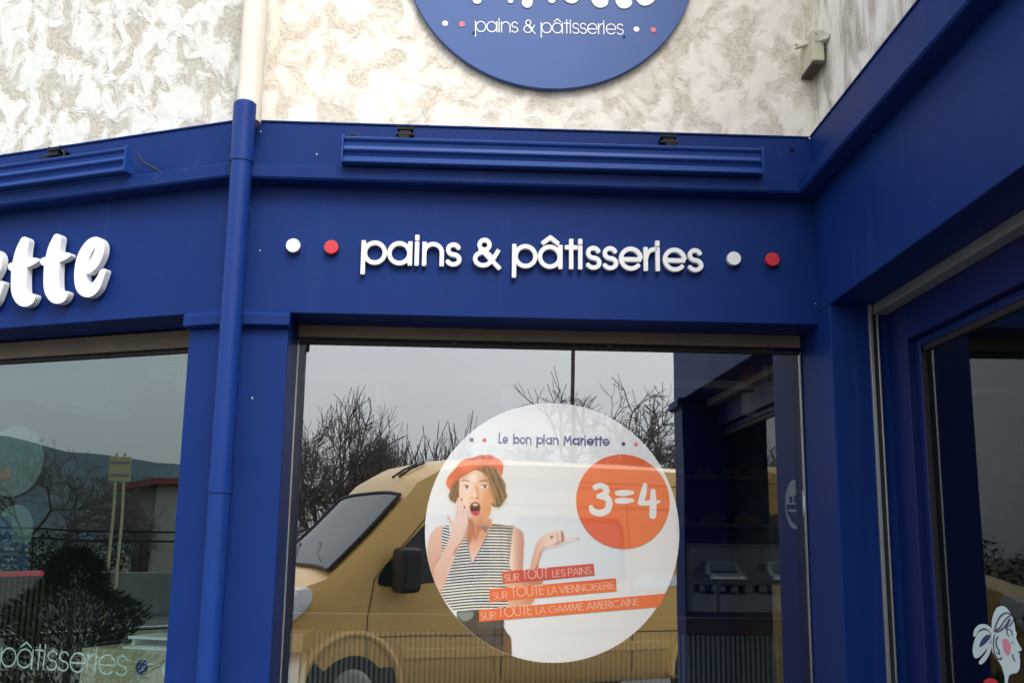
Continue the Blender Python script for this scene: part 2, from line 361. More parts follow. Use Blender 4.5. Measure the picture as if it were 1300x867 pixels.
def upper(w):
    h = w/2; G = {}; q = (1-w)/4
    G['S'] = ([arc(.27, 1-h-q, .24-h, q, 20, 270, 16)+arc(.27, h+q, .26-h, q, 90, -160, 16)[1:]], .58)
    G['U'] = ([[(h, 1), (h, .3)]+arc(.32, .3, .32-h, .3-h, 180, 360)[1:]+[(.64-h, 1)]], .72)
    G['R'] = ([[(h, 0), (h, 1), (.3, 1)]+arc(.3, .75, .2, .25, 90, -90)[1:]+[(h, .5)], [(.28, .5), (.5, 0)]], .58)
    G['P'] = ([[(h, 0), (h, 1), (.3, 1)]+arc(.3, .74, .2, .26, 90, -90)[1:]+[(h, .48)]], .55)
    G['T'] = ([[(0, 1-h), (.56, 1-h)], [(.28, 0), (.28, 1)]], .58); G['O'] = ([arc(.5, .5, .5-h, .5-h, 0, 360, 34)], 1.06)
    G['L'] = ([[(h, 1), (h, h), (.42, h)]], .48); G['E'] = ([[(.46, 1-h), (h, 1-h), (h, h), (.46, h)], [(h, .52), (.42, .52)]], .55)
    G['A'] = ([[(0, 0), (.38, 1), (.76, 0)], [(.14, .32), (.62, .32)]], .80); G['I'] = ([[(h, 0), (h, 1)]], w+.1)
    G['N'] = ([[(h, 0), (h, 1), (.62, 0), (.62, 1)]], .74); G['V'] = ([[(0, 1), (.36, 0), (.72, 1)]], .76)
    G['M'] = ([[(0, 0), (.14, 1), (.42, .1), (.70, 1), (.84, 0)]], .92); G['C'] = ([arc(.5, .5, .5-h, .5-h, 45, 315)], .95)
    G['G'] = ([arc(.5, .5, .5-h, .5-h, 45, 360)+[(.55, .5)]], 1.04); G[' '] = ([], .32)
    return G
def layout(text, G, squeeze=1.):
    x = 0; out = []
    for ch in text:
        st, adv = G[ch]
        if st: out.append((ch, [[(x+p[0]*squeeze, p[1]) for p in s] for s in st]))
        x += adv*squeeze
    return out, x
def text_on(W, text, G, w, o, p0, p1, size, parent, m, depth=0., step=.03, rnd=False, name='letter', squeeze=1., one=False):
    """p0, p1 = (s, z) of the baseline's two ends on wall W; size = height of 1 unit in metres"""
    L, tot = layout(text, G, squeeze); last = max(p[0] for s in L[-1][1] for p in s)+w/2
    p0 = np.array(p0); p1 = np.array(p1); e = (p1-p0)/last; nrm = np.array([-(p1-p0)[1], (p1-p0)[0]])/np.linalg.norm(p1-p0)*size
    f = lambda x, y: W.p(*(lambda q: (q[0], o, q[1]))(p0+e*x+nrm*y)); b = (lambda x, y: W.p(*(lambda q: (q[0], o-depth, q[1]))(p0+e*x+nrm*y))) if depth else None
    obs = []; mb = MB()
    for ch, st in L:
        if not one: mb = MB()
        march(field(st, step, w, rnd), f, b, mb)
        if not one: obs.append(mb.build(name, m, parent))
    if one: obs.append(mb.build(name, m, parent))
    return obs
def disc_on(W, c, r, o, depth, m, parent, name, n=64, bevel=0., rz=None):
    rz = rz or r; F_ = [W.p(c[0]+r*math.cos(2*PI*i/n), o, c[1]+rz*math.sin(2*PI*i/n)) for i in range(n)]
    B_ = [W.p(c[0]+r*math.cos(2*PI*i/n), o-depth, c[1]+rz*math.sin(2*PI*i/n)) for i in range(n)]
    return MB().sweep(F_, B_).build(name, m, parent, bevel=bevel)
def zoomed(x0, y0, k): return lambda P: [(x0+p[0]/k, y0+p[1]/k)+tuple(v/k for v in p[2:]) for p in P]
def px_poly(W, P, o, m, parent, name, step=.25, mb=None):
    mb2 = march(polyfield(P, step), lambda x, y: W.at(x, y, o), None, mb)
    return mb2 if mb is not None else mb2.build(name, m, parent)
def px_stroke(W, strokes, w, o, m, parent, name, depth=0., step=.3, rnd=True):
    return march(field(strokes, step, w, rnd), lambda x, y: W.at(x, y, o), (lambda x, y: tuple(np.array(W.at(x, y, o))-W.n*depth)) if depth else None).build(name, m, parent)

# ================================================================== SETTING
G_ = MB(); G_.quad((-1500, -1500, -.16), (1500, -1500, -.16), (1500, 1500, -.16), (-1500, 1500, -.16)); tag(G_.build('ground', 'ground_soil'), kind='structure')
tag(MB().box(-14, 12, -1.3, 9.6, -.2, 0).build('pavement', 'paving'), kind='structure')
tag(MB().box(-16, 14, -1.45, -1.302, -.2, .014).build('kerb', 'kerb', bevel=.01), kind='structure')
rd = MB(); rd.quad((-16, -12, .006), (14, -12, .006), (14, -1.46, .006), (-16, -1.46, .006)); tag(rd.build('parking_asphalt', 'asphalt'), kind='structure')
rl = MB(); rl.quad((-28, -60, -.13), (-19, -60, -.13), (-19, 60, -.13), (-28, 60, -.13)); tag(rl.build('road', 'asphalt'), kind='structure')
mk = MB()
for x in (-27.4, -19.5): mk.quad((x, -60, -.125), (x+.14, -60, -.125), (x+.14, 60, -.125), (x, 60, -.125))
tag(mk.build('road_markings', 'road_paint'), kind='structure')
tag(MB().box(-31, -28.2, -60, 60, -.2, 0).build('far_pavement', 'paving'), kind='structure')
lotp = MB(); lotp.quad((-20, 9.7, -.13), (40, 9.7, -.13), (40, 64, -.13), (-20, 64, -.13)); tag(lotp.build('back_car_park', 'asphalt'), kind='structure')
# hills
hm = MB(); n = 90; ring = []
for k in range(3):
    R_ = (700, 900, 1100)[k]
    for i in range(n+1):
        t = math.radians(120+125*i/n)
        h = (91+6*math.sin(t*9+1)+3*math.sin(t*31)+1.5*math.sin(t*77))*(1-max(0,(i/n-.5)*2)**1.5)
        ring.append((R_*math.cos(t), R_*math.sin(t), (-2, h, -2)[k]))
hm.add(ring, [(k*(n+1)+i, k*(n+1)+i+1, (k+1)*(n+1)+i+1, (k+1)*(n+1)+i) for k in range(2) for i in range(n)])
tag(hm.build('hills', 'hill', smooth=True), kind='structure')

# ================================================================== SHOP BUILDING
D1 = -4.0     # left end of the left wall
PS = W2.hit(358, 570)[0]                        # right edge of corner pilaster on middle wall
PL = W1.hit(240, 410)[0]; 
shop = thing('shop_building', 'blue painted shop front wrapping an inward corner under a rough cream rendered wall', 'building', (0, 4.2, 0))
ST = -.05
def wall_part(name, W, a0, a1, m): return MB().quad(W.p(a0, ST, ZT-.15), W.p(a1, ST, ZT-.15), W.p(a1, ST, 6.4), W.p(a0, ST, 6.4)).build(name, m, shop)
w = wall_part('rendered_wall', W1, D1, -ST*math.tan(-ANG/2)*0, 'stucco_left'); w['label'] = 'cream render with white trowelled patches left of the pipe'
w = wall_part('rendered_wall', W2, 0, L2-ST+.2, 'stucco_mid'); w['label'] = 'warm cream render behind the round sign'
w = wall_part('rendered_wall', W3, ST-.2, L3+.1, 'stucco_right'); w['label'] = 'streaky grey stained render of the projecting wing'
rr = MB(); rr.quad((-5, 4, 6.4), (8, 4, 6.4), (8, 9.4, 6.4), (-5, 9.4, 6.4)); rr.build('roof', 'concrete', shop)
# fascia boards
fa = MB(); FB = -.30
fa.hexa([W1.p(D1, 0, ZL), A+(ZL,), W1.p(0, FB, ZL), W1.p(D1, FB, ZL), W1.p(D1, 0, ZT), A+(ZT,), W1.p(0, FB, ZT), W1.p(D1, FB, ZT)])
f = fa.build('fascia', 'blue_paint', shop, bevel=.004); f['label'] = 'blue fascia board carrying the cut out script letters'
f = MB().fbox(W2, .001, L2+.06, FB, 0, ZL, ZT).build('fascia', 'blue_paint', shop, bevel=.004); f['label'] = 'blue fascia board carrying the raised white sans serif words'
f = MB().fbox(W3, -.29, L3, FB, 0, ZL3, ZT+.001).build('fascia', 'blue_paint', shop, bevel=.004); f['label'] = 'blue fascia board of the projecting wing'
# moulding: one continuous profile along each wall, mitred
prof = [(0, .004), (.066, 0), (.074, -.006), (.074, -.052), (.068, -.060), (.020, -.064), (0, -.064)]
def mould(W, a0, a1, zt, m0=0., m1=0.):
    return MB().sweep([W.p(a0+m0*o, o+.0005, zt+z) for o, z in prof], [W.p(a1+m1*o, o+.0005, zt+z) for o, z in prof])
mould(W1, D1, 0, ZM, 0, .19).build('moulding', 'blue_paint', shop)
mould(W2, 0, L2, ZM, -.19, -1.0).build('moulding', 'blue_paint', shop)
mould(W3, 0, L3, ZM, 1.0, 0).build('moulding', 'blue_paint', shop)
for W_, x, y, o_ in ((W2, 1035, 385, .001), (W2, 402, 196, .001), (W2, 331, 167, .001), (W2, 860, 322, .001), (W3, 1110, 172, .001), (W3, 1219, 48, .001), (W2, 330, 318, .001), (W1, 115, 247, .001), (W2, 320, 505, .001)):
    a_ = random.random()*6; P_ = [(x+random.uniform(.5, 1.5)*math.cos(a_+k*1.05)*(.5 if W_ is W3 else .8), y+random.uniform(.6, 2.6)*math.sin(a_+k*1.05)) for k in range(6)]
    MB().add([W_.at(px_, py_, o_) for px_, py_ in P_], [(0, 1, 2, 3, 4, 5)]).build('paint_chip', 'cream_pipe', shop)
s_, z_ = W2.hit(1005, 190); MB().cone(W2.p(s_, 0, z_), W2.p(s_, .008, z_), .008, .007, 12).build('screw', 'black_plastic', shop)
# top lip of the fascia (thin metal flashing)
for W, a0, a1 in ((W1, D1, -.0), (W2, .0, L2-.006), (W3, .006, L3)):
    MB().fbox(W, a0, a1, -.05, .005, ZT, ZT+.006).build('flashing', 'blue_paint', shop)
# corner pilaster
pm = MB()
pm.fbox(W2, .0, PS, -.26, -.004, 0, ZL); 
pm.build('pilaster', 'blue_paint', shop, bevel=.005)
MB().fbox(W1, PL, -.0, -.26, -.004, 0, ZL).build('pilaster', 'blue_paint', shop, bevel=.005)
cz0 = W2.hit(368, 416, .03)[1]; cz1 = W2.hit(368, 395, .03)[1]; PC = W2.hit(368, 400, .03)[0]
cp = [(0, 0), (.030, .010), (.030, .052), (.018, cz1-cz0), (0, cz1-cz0)]
MB().sweep([W2.p(.0-.19*o, o, cz0+z) for o, z in cp], [W2.p(PC-.25*(.03-o)*0, o, cz0+z) for o, z in cp]).build('capital', 'blue_paint', shop, bevel=.004)
MB().sweep([W1.p(PL-.006, o, cz0+z) for o, z in cp], [W1.p(.0+.19*o, o, cz0+z) for o, z in cp]).build('capital', 'blue_paint', shop, bevel=.004)
# wing: post between corner and door, far post
DO = -.143; JS = W3.hit(1062, 600)[0]
MB().fbox(W3, -.30, JS, -.30, -.001, 0, ZL3).build('corner_post', 'blue_paint', shop, bevel=.004)
MB().fbox(W3, L3-.24, L3, -.30, -.001, 0, ZL3).build('end_post', 'blue_paint', shop, bevel=.004)
MB().sweep([W3.p(L3-.25, o, ZL3-.05+z) for o, z in cp], [W3.p(L3+.03, o, ZL3-.05+z) for o, z in cp]).build('capital', 'blue_paint', shop, bevel=.004)
# window openings: middle
SZ = .55
GR = W2.hit(1025, 700, GO)[0]; 
HZ = W2.hit(650, 433, -.218)[1]
MB().fbox(W2, PS, L2-.002, -.30, -.004, 0, SZ).build('plinth', 'blue_paint', shop, bevel=.004)
MB().fbox(W1, D1, PL, -.30, -.004, 0, SZ).build('plinth', 'blue_paint', shop, bevel=.004)
def win(W, a0, a1, zb, zt, gm, lab, hz, housing, hm_):
    r = MB().fbox(W, a0+.012, a1-.012, GO-.055, GO-.012, zt-.045, zt-.005)
    r.fbox(W, a0+.012, a1-.012, GO-.055, GO-.012, zb, zb+.05); 
    r.fbox(W, a0, a0+.020, GO-.055, GO-.012, zb, zt); r.fbox(W, a1-.020, a1, GO-.055, GO-.012, zb, zt)
    wf = r.build('window', 'black_plastic', shop); wf['label'] = lab
    MB().quad(W.p(a0, GO, zb), W.p(a1, GO, zb), W.p(a1, GO, zt), W.p(a0, GO, zt)).build('pane', gm, wf)
    for q0_, q1_ in ((a0, a0+.0035), (a1-.0045, a1)): MB().fbox(W, q0_, q1_, GO+.001, GO+.009, zb, zt).build('edge_trim', 'aluminium', wf)
    MB().fbox(W, a0+.003, a1-.003, GO+.001, GO+.012, zt-.012, zt).build('gasket', 'black_rubber', wf)
    if housing:
        h = MB().fbox(W, a0+.001, a1-.001, GO-.02, -.218, hz, zt+.08).build('shutter_housing', hm_, wf, bevel=.003)
    return wf
GL = W2.hit(375, 620, GO)[0]
ZG = W2.hit(650, 439, GO)[1]
win(W2, PS-.0, L2-.0, SZ, ZG, 'glass_front', 'wide middle shop window beside the wing', HZ, True, 'shutter_beige')
HZ1 = W1.hit(120, 448, -.218)[1]; ZG1 = W1.hit(120, 452, GO)[1]
win(W1, D1, PL, SZ, ZG1, 'glass_left', 'greenish left shop window beyond the downpipe', HZ1, True, 'shutter_beige')
# wing door set
dz_h = W3.hit(1200, 343.5, -.16)[1]
door = MB(); DP = -.215
ds0 = JS; ds1 = L3-.24
gs0 = W3.hit(1168, 445, DP-.03)[0]; gz1 = W3.hit(1168, 440, DP-.03)[1]; fs0 = W3.hit(1151, 440, DP)[0]; fz1 = W3.hit(1151, 431, DP)[1]
door.fbox(W3, ds0+.001, fs0, DP-.06, DP, .0, ZL3); door.fbox(W3, fs0, ds1, DP-.06, DP, fz1, ZL3)
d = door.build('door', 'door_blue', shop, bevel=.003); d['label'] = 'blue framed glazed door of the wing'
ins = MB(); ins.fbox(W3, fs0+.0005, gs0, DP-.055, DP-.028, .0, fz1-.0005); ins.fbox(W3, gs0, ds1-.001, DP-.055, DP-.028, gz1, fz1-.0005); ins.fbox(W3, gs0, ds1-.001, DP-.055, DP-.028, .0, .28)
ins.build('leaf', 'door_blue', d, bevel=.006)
MB().quad(W3.p(gs0, DP-.045, .28), W3.p(ds1, DP-.045, .28), W3.p(ds1, DP-.045, gz1), W3.p(gs0, DP-.045, gz1)).build('pane', 'glass_door', d)
gk = MB(); gk.fbox(W3, gs0, gs0+.022, DP-.044, DP-.034, .28, gz1); gk.fbox(W3, gs0, ds1-.001, DP-.044, DP-.034, gz1-.02, gz1); gk.build('gasket', 'black_rubber', d)
MB().fbox(W3, ds0+.002, ds1-.002, DP+.001, -.16, dz_h, ZL3-.001).build('shutter_housing', 'shutter_grey', d, bevel=.002)
rg = MB(); rg.fbox(W3, ds0+.001, ds0+.016, DO-.012, DO, 0, ZL3-.001); rg.fbox(W3, ds0+.001, ds0+.016, DO-.034, DO-.028, 0, dz_h)
rg.build('shutter_rail', 'aluminium', d, bevel=.001); MB().fbox(W3, ds0+.001, ds0+.010, DO-.027, DO-.013, 0, dz_h).build('rail_brush', 'black_rubber', d)
# rest of the shell
for q in ((1.2748+.3, 6.2, 1.8, 1.95), (6.05, 6.2, 1.952, 9.25), (-4.9, -4.75, 5.7, 9.25)):
    MB().box(*q, 0, 6.4).build('side_wall', 'stucco_left', shop)
foot = [W1.p(D1+.02, -.29, 0), W1.p(-.06, -.29, 0), W2.p(.06, -.29, 0), W2.p(L2-.001, -.29, 0), (B[0]+.26, 4.2, 0), (B[0]+.26, 1.96, 0), (6.04, 1.96, 0), (6.04, 9.2, 0), (-4.74, 9.2, 0)]
def slab(z0, z1): return MB().sweep([(p[0], p[1], z0) for p in foot], [(p[0], p[1], z1) for p in foot])
slab(2.80, 2.86).build('ceiling', 'shop_ceiling', shop)
slab(.002, .02).build('shop_floor', 'shop_floor', shop)
def YP(x, y, Y):
    d_ = ray(x, y); return CAM+d_*(Y/d_[1])
BY = 9.0; bx0 = YP(872, 740, BY)[0]; bx1 = YP(1012, 740, BY)[0]; bz0 = YP(930, 783, BY)[2]; bz1 = YP(930, 690, BY)[2]
bw = MB(); bw.box(-4.74, bx0, BY, BY+.15, .02, 2.8); bw.box(bx1, 6.04, BY, BY+.15, .02, 2.8); bw.box(bx0, bx1, BY, BY+.15, .02, bz0); bw.box(bx0, bx1, BY, BY+.15, bz1, 2.8)
bw.build('back_wall', 'shop_wall_dark', shop)
ib = MB(); ib.box(-4.74, -1.5, 8.985, 8.995, .03, 2.79); ib.build('wall_panel', 'shop_wall', shop)
bwin = MB(); t_ = .035
bwin.box(bx0, bx1, BY-.01, BY+.03, bz0, bz0+t_); bwin.box(bx0, bx1, BY-.01, BY+.03, bz1-t_, bz1); bwin.box(bx0, bx0+t_, BY-.01, BY+.03, bz0+t_, bz1-t_); bwin.box(bx1-t_, bx1, BY-.01, BY+.03, bz0+t_, bz1-t_)
zmid = YP(930, 738, BY)[2]; bwin.box(bx0+t_, bx1-t_, BY-.008, BY+.028, zmid-.02, zmid+.02); bwin.box(bx0+.24, bx0+.27, BY-.006, BY+.026, bz0+t_, zmid-.021)
b_ = bwin.build('window', 'shade_white', shop); b_['label'] = 'small rear window seen through the shop'
MB().quad((bx0, BY+.05, bz0), (bx1, BY+.05, bz0), (bx1, BY+.05, bz1), (bx0, BY+.05, bz1)).build('pane', 'glass_back', b_)
# blue structural post just inside the window at its right end
MB().fbox(W2, L2-.001, L2+.12, -.62, -.31, .02, 2.8).build('inner_post', 'blue_paint', shop)

# ================================================================== DOWNPIPE
bis = (W1.n+W2.n); bis /= np.linalg.norm(bis); PR = .040
pc = np.array([A[0], A[1], 0])+bis*.092
pxs = .5*(YP(294, 300, pc[1])[0]+YP(320, 300, pc[1])[0]); pc[0] = YP(300.5, 300, pc[1])[0]
z_top = YP(308, 133, pc[1])[2]
dp = thing('downpipe', 'round rainwater downpipe, blue below and cream above, on the corner pilaster', 'downpipe', (pc[0], pc[1], 0))
MB().cone((pc[0], pc[1], .02), (pc[0], pc[1], z_top), PR, PR, 40).build('lower_pipe', 'blue_pipe', dp, smooth=True)['label'] = 'blue painted lower pipe'
MB().cone((pc[0]+.008, pc[1]+.03, z_top-.06), (pc[0]+.008, pc[1]+.03, 6.4), .0475, .0475, 40).build('upper_pipe', 'cream_pipe', dp, smooth=True)['label'] = 'cream upper pipe'
j = MB(); j.cone((pc[0], pc[1], z_top), (pc[0], pc[1], z_top+.008), PR+.002, PR-.004, 40); j.build('pipe_rim', 'blue_pipe', dp)
for py, dx in ((206, 0), (626, 0)):
    zz = YP(300, py, pc[1])[2]; k = MB(); k.cone((pc[0], pc[1], zz), (pc[0], pc[1], zz+(z_top-zz if py < 300 else .05)), PR+.0035, PR+.0035, 40); k.build('pipe_socket', 'blue_pipe', dp, smooth=True)
for zz in (2.75, .9):
    k = MB(); k.cone((pc[0], pc[1], zz), (pc[0], pc[1], zz+.018), PR+.0022, PR+.0022, 40); k.fbox(Fr((pc[0], pc[1]), W2.u[:2]), -.01, .01, -.09, -.02, zz, zz+.018)
    if zz < 1: k.build('pipe_bracket', 'blue_pipe', dp, smooth=True)

# ================================================================== LAMP TROUGHS
def trough(W, a0, a1, z0, H, oo, name, label, clips, cables):
    t = thing(name, label, 'light', W.p(a0, 0, z0))
    f_ = [(.018, .0), (.066, .0), (.070, .004), (.070, .012), (.058, .020), (.054, .030), (.060, .042), (.072, .050), (.073, .056), (.060, .060), (.055, .074), (.058, .088), (.068, .096), (.070, .104), (.064, .108), (.054, .104)]
    f_ = [(o+oo, z*H/.108) for o, z in f_]
    MB().sweep([W.p(a0+.006, o, z0+z) for o, z in f_], [W.p(a1-.006, o, z0+z) for o, z in f_]).build('reflector', 'lamp_blue', t, bevel=.0012)
    e_ = [(.008, -.003), (.072, -.003), (.075, .01), (.075, .104), (.068, .112), (.056, .112), (.045, .085), (.028, .04)]; e_ = [(o+oo, z*H/.108) for o, z in e_]
    for q in (a0, a1-.006): MB().sweep([W.p(q, o, z0+z) for o, z in e_], [W.p(q+.006, o, z0+z) for o, z in e_]).build('end_cap', 'lamp_blue', t, bevel=.001)
    for c in clips:
        m_ = MB(); zz = z0+H
        m_.fbox(W, c-.022, c+.022, .001, .016+oo, zz-.01, zz+.052); m_.fbox(W, c-.020, c+.020, .017+oo, .066+oo, zz-.002, zz+.012); m_.fbox(W, c-.030, c+.030, .0, .020+oo, zz+.053, zz+.062)
        m_.cone(W.p(c-.034, .022+oo, zz+.030), W.p(c+.034, .022+oo, zz+.030), .008, .008, 10); m_.cone(W.p(c-.03, .012+oo, zz+.060), W.p(c-.03, .012+oo, zz+.075), .004, .004, 8); m_.cone(W.p(c+.03, .012+oo, zz+.060), W.p(c+.03, .012+oo, zz+.075), .004, .004, 8)
        m_.build('bracket', 'black_plastic', t, bevel=.001)
    for c in cables: MB().tube(c, .0042, 8).build('cable', 'black_rubber', t, smooth=True)
    return t
oo = .045
la, lz = W2.hit(433, 205.5, .07+oo); lb, lz2 = W2.hit(970, 219, .07+oo); ltz = W2.hit(700, 180, .07+oo)[1]; lzm = .5*(lz+lz2)
lzm = W2.hit(700, 213, .07+oo)[1]
c1 = W2.hit(515, 160, oo)[0]; c2 = W2.hit(848, 168, oo)[0]
loop = [W2.p(la+.02+.03*math.sin(t)*1.2, .04+.02*math.cos(t), ltz-.012+.05*math.sin(t)) for t in np.linspace(0, PI, 10)]
loop = [W2.p(la+.035-.03*math.cos(t), .05, ltz-.01+.042*math.sin(t)) for t in np.linspace(-.2, PI*.9, 12)]
loop2 = [W2.p(la+.06-.035*math.cos(t), .05, lzm+.01-.035*math.sin(t)) for t in np.linspace(.2, PI*.9, 12)]
trough(W2, la, lb, lzm, ltz-lzm, oo, 'trough_light', 'long blue trough light on two black brackets above the raised words', [c1, c2], [loop, loop2])
lb1 = W1.hit(160, 200, .07+oo)[0]; z1b = W1.hit(140, 219, .07+oo)[1]; z1t = W1.hit(147, 188, .07+oo)[1]
c3 = W1.hit(72, 190, oo)[0]
cab = [W1.p(lb1+.0, .05, z1t-.01), W1.p(lb1+.025, .045, z1t-.045), W1.p(lb1+.06, .03, z1t-.065), W1.p(lb1+.095, .012, z1t-.085), W1.p(lb1+.115, .004, z1t-.092)]
cab2 = [W1.p(c3+.02+.028*math.sin(t), .05, z1t+.012+.022*(1-math.cos(t))) for t in np.linspace(0, PI*1.7, 16)]
tl = trough(W1, -2.6, lb1, z1b, z1t-z1b, oo, 'trough_light', 'blue trough light with triangular end cap above the script letters', [c3, -2.2], [cab, cab2])

# ================================================================== LETTERING
tb = W2.hit(458, 336, .02); te = W2.hit(893, 346, .02)
xh = W2.hit(520, 306, .02)[1]-W2.hit(520, 336.6, .02)[1]
let = thing('fascia_lettering', 'raised white words with a white and a red dot at each end on blue fascia', 'lettering', W2.p(tb[0], 0, tb[1]))
text_on(W2, 'pains & pâtisseries', lower(.178), .178, .024, tb, te, xh, let, 'letter_white', depth=.020, step=.032)
for (x, y), m_, lb in (((372, 311.5), 'letter_white', 'white dot'), ((420.5, 313.5), 'red_disc', 'red dot'), ((932, 328), 'letter_white', 'white dot'), ((981, 329), 'red_disc', 'red dot')):
    disc_on(W2, W2.hit(x, y, .025), .0268, .026, .022, m_, let, 'dot', bevel=.001)['label'] = lb
# script word on left fascia
zz8 = zoomed(0, 285, 7.54)
t_stem = [(235, 160, 42), (205, 260, 58), (185, 400, 72), (178, 520, 74), (182, 640, 74), (215, 715, 66), (265, 725, 52), (305, 700, 32), (325, 680, 16)]
t_bar = [(115, 405, 40), (200, 385, 40), (285, 358, 40), (345, 342, 22)]
e_st = [(838, 425, 48), (895, 375, 46), (940, 290, 46), (955, 205, 44), (925, 165, 46), (865, 195, 52), (805, 290, 56), (775, 400, 58), (768, 520, 58), (790, 610, 60), (845, 640, 56), (905, 600, 48), (950, 530, 34), (980, 460, 28), (995, 440, 18)]
def sh_(P, dx, dy): return [(p[0]+dx, p[1]+dy, p[2]) for p in P]
def smooth3(P): return [tuple(q) for q in spline(P, 6)]
scr = thing('shop_name_lettering', 'thick white cut out script letters on the left fascia', 'lettering', W1.p(-.9, 0, 2.6))
dd = .030
for st in ([sh_(e_st, -975, 118)], [t_stem, t_bar], [sh_(t_stem, 312, -28), sh_(t_bar, 308, -50)], [e_st]):
    px_stroke(W1, [zz8(smooth3(s)) for s in st], .1, dd+.012, 'letter_white', scr, 'letter', depth=dd, step=.45)

# ================================================================== ROUND SIGN
so = .0; cc = np.array(W2.hit(698, -79, ST+.03)); rb = cc[1]-W2.hit(698, 113, ST+.03)[1]; rs = .5*(W2.hit(872.5, 0, ST+.03)[0]-W2.hit(523.5, 0, ST+.03)[0])
hz_ = W2.hit(698, 0, ST+.03)[1]
# radius from chord and sagitta
bot = W2.hit(698, 113, ST+.03)[1]; sag = hz_-bot; RS = (rs*rs+sag*sag)/(2*sag); cS = (.5*(W2.hit(872.5, 0, ST+.03)[0]+W2.hit(523.5, 0, ST+.03)[0]), bot+RS)
sign = thing('round_sign', 'large round blue shop sign with white lettering on the cream wall', 'sign', W2.p(cS[0], ST, cS[1]-RS))
disc_on(W2, cS, RS, ST+.03, .026, 'sign_blue', sign, 'sign_panel', n=160, bevel=.002)
q0 = W2.hit(603, 41.3, ST+.031); q1 = W2.hit(792, 44.8, ST+.031); xh2 = W2.hit(640, 27.5, ST+.03)[1]-W2.hit(640, 41.7, ST+.03)[1]
text_on(W2, 'pains & pâtisseries', lower(.10), .10, ST+.032, q0, q1, xh2, sign, 'letter_white', step=.03)
for (x, y), m_ in (((565, 30), 'letter_white'), ((586.5, 31), 'pink_disc'), ((808, 37.5), 'letter_white'), ((829.5, 38.3), 'pink_disc')):
    disc_on(W2, W2.hit(x, y, ST+.032), .0118, ST+.032, .0015, m_, sign, 'dot', n=32)
# big script word, bottoms of the letters show
zz3 = zoomed(560, 0, 4.483)
def vst(x, y0, y1, r, lean=18): return [(x+lean, y0, r*.75), (x+lean*.4, (y0+y1)/2, r), (x, y1-r, r)]
word = [[vst(205, -190, 24, 26, 40), [(245, -190, 26), (300, -60, 22), (355, -190, 26)], vst(395, -190, 20, 16, -30)],
        [[(470, -120, 24), (410, -125, 24), (385, -70, 26), (400, -25, 22), (450, -40, 20)]],
        [vst(490, -130, 46, 30, 22), [(510, -70, 24), (545, -115, 24), (580, -110, 22)]],
        [vst(630, -120, 20, 22, 20), [(665, -185, 26), (668, -180, 26)]],
        [[(705, -60, 22), (770, -80, 22), (790, -120, 20), (750, -130, 22), (715, -80, 24), (715, -25, 24), (750, -5, 26), (800, -45, 18)]],
        [sh_([(930, -170, 20), (900, -90, 30), (890, -20, 36), (900, 8, 36), (925, 16, 24), (942, 8, 10)], 0, 0), [(860, -90, 20), (960, -105, 20)]],
        [[(1070, -165, 20), (1040, -85, 30), (1028, -14, 36), (1036, 13, 36), (1060, 20, 24), (1078, 12, 10)], [(1000, -85, 20), (1095, -100, 20)]],
        [[(1120, -60, 22), (1180, -80, 22), (1205, -120, 20), (1165, -135, 22), (1130, -80, 24), (1128, -25, 26), (1155, 4, 30), (1195, -5, 22), (1225, -45, 16)]]]
for st in word: px_stroke(W2, [zz3(smooth3(s)) for s in st], .1, ST+.034, 'letter_white', sign, 'letter', depth=.003, step=.5)
for x, y in ((601.5, 42), (792.5, 47)): disc_on(W2, W2.hit(x, y, ST+.032), .004, ST+.036, .005, 'black_plastic', sign, 'screw', n=12)

# ================================================================== ELECTRICAL BOX on the render
eo = ST
bA, bzt = W2.hit(1024, 45, eo+.10); bB, bzb = L2-ST-.012, W2.hit(1040, 90, eo+.09)[1]
eb = thing('electrical_box', 'small cream junction box with a loose hinged flap in the wall corner', 'box', W2.p(bA, eo, bzb))
h_ = bzt-bzb
MB().fbox(W2, bA+.004, bB, eo+.001, eo+.155, bzb+.012, bzt).build('housing', 'cream_plastic', eb, bevel=.006)
MB().fbox(W2, bA+.002, bB-.006, eo+.004, eo+.150, bzb, bzb+.0115).build('terminal_block', 'dark_inside', eb)
for dz_ in (.02, .05): MB().cone(W2.p(bA+.02, eo+.155, bzt-dz_), W2.p(bA+.02, eo+.16, bzt-dz_), .005, .005, 10).build('screw', 'aluminium', eb)
MB().sweep([W2.p(bA-.03, eo+.02, bzt-.028), W2.p(bA+.052, eo+.160, bzt-.060), W2.p(bA+.058, eo+.160, bzt-.040), W2.p(bA+.0, eo+.05, bzt-.010)], [W2.p(bA-.03, eo+.05, bzt-.030), W2.p(bA+.052, eo+.20, bzt-.062), W2.p(bA+.060, eo+.20, bzt-.038), W2.p(bA+.0, eo+.08, bzt-.012)]).build('flap', 'cream_plastic', eb, bevel=.002)
MB().cone(W2.p(bA-.012, eo+.045, bzt-.022), W2.p(bA-.028, eo+.045, bzt-.012), .007, .007, 12).build('screw_boss', 'cream_plastic', eb)
cbx = bA+.02; MB().tube([W2.p(cbx+.004*math.sin(k), eo+.004, bzt+.05*k) for k in range(0, 40)], .0035, 6).build('cable', 'cream_pipe', eb, smooth=True)

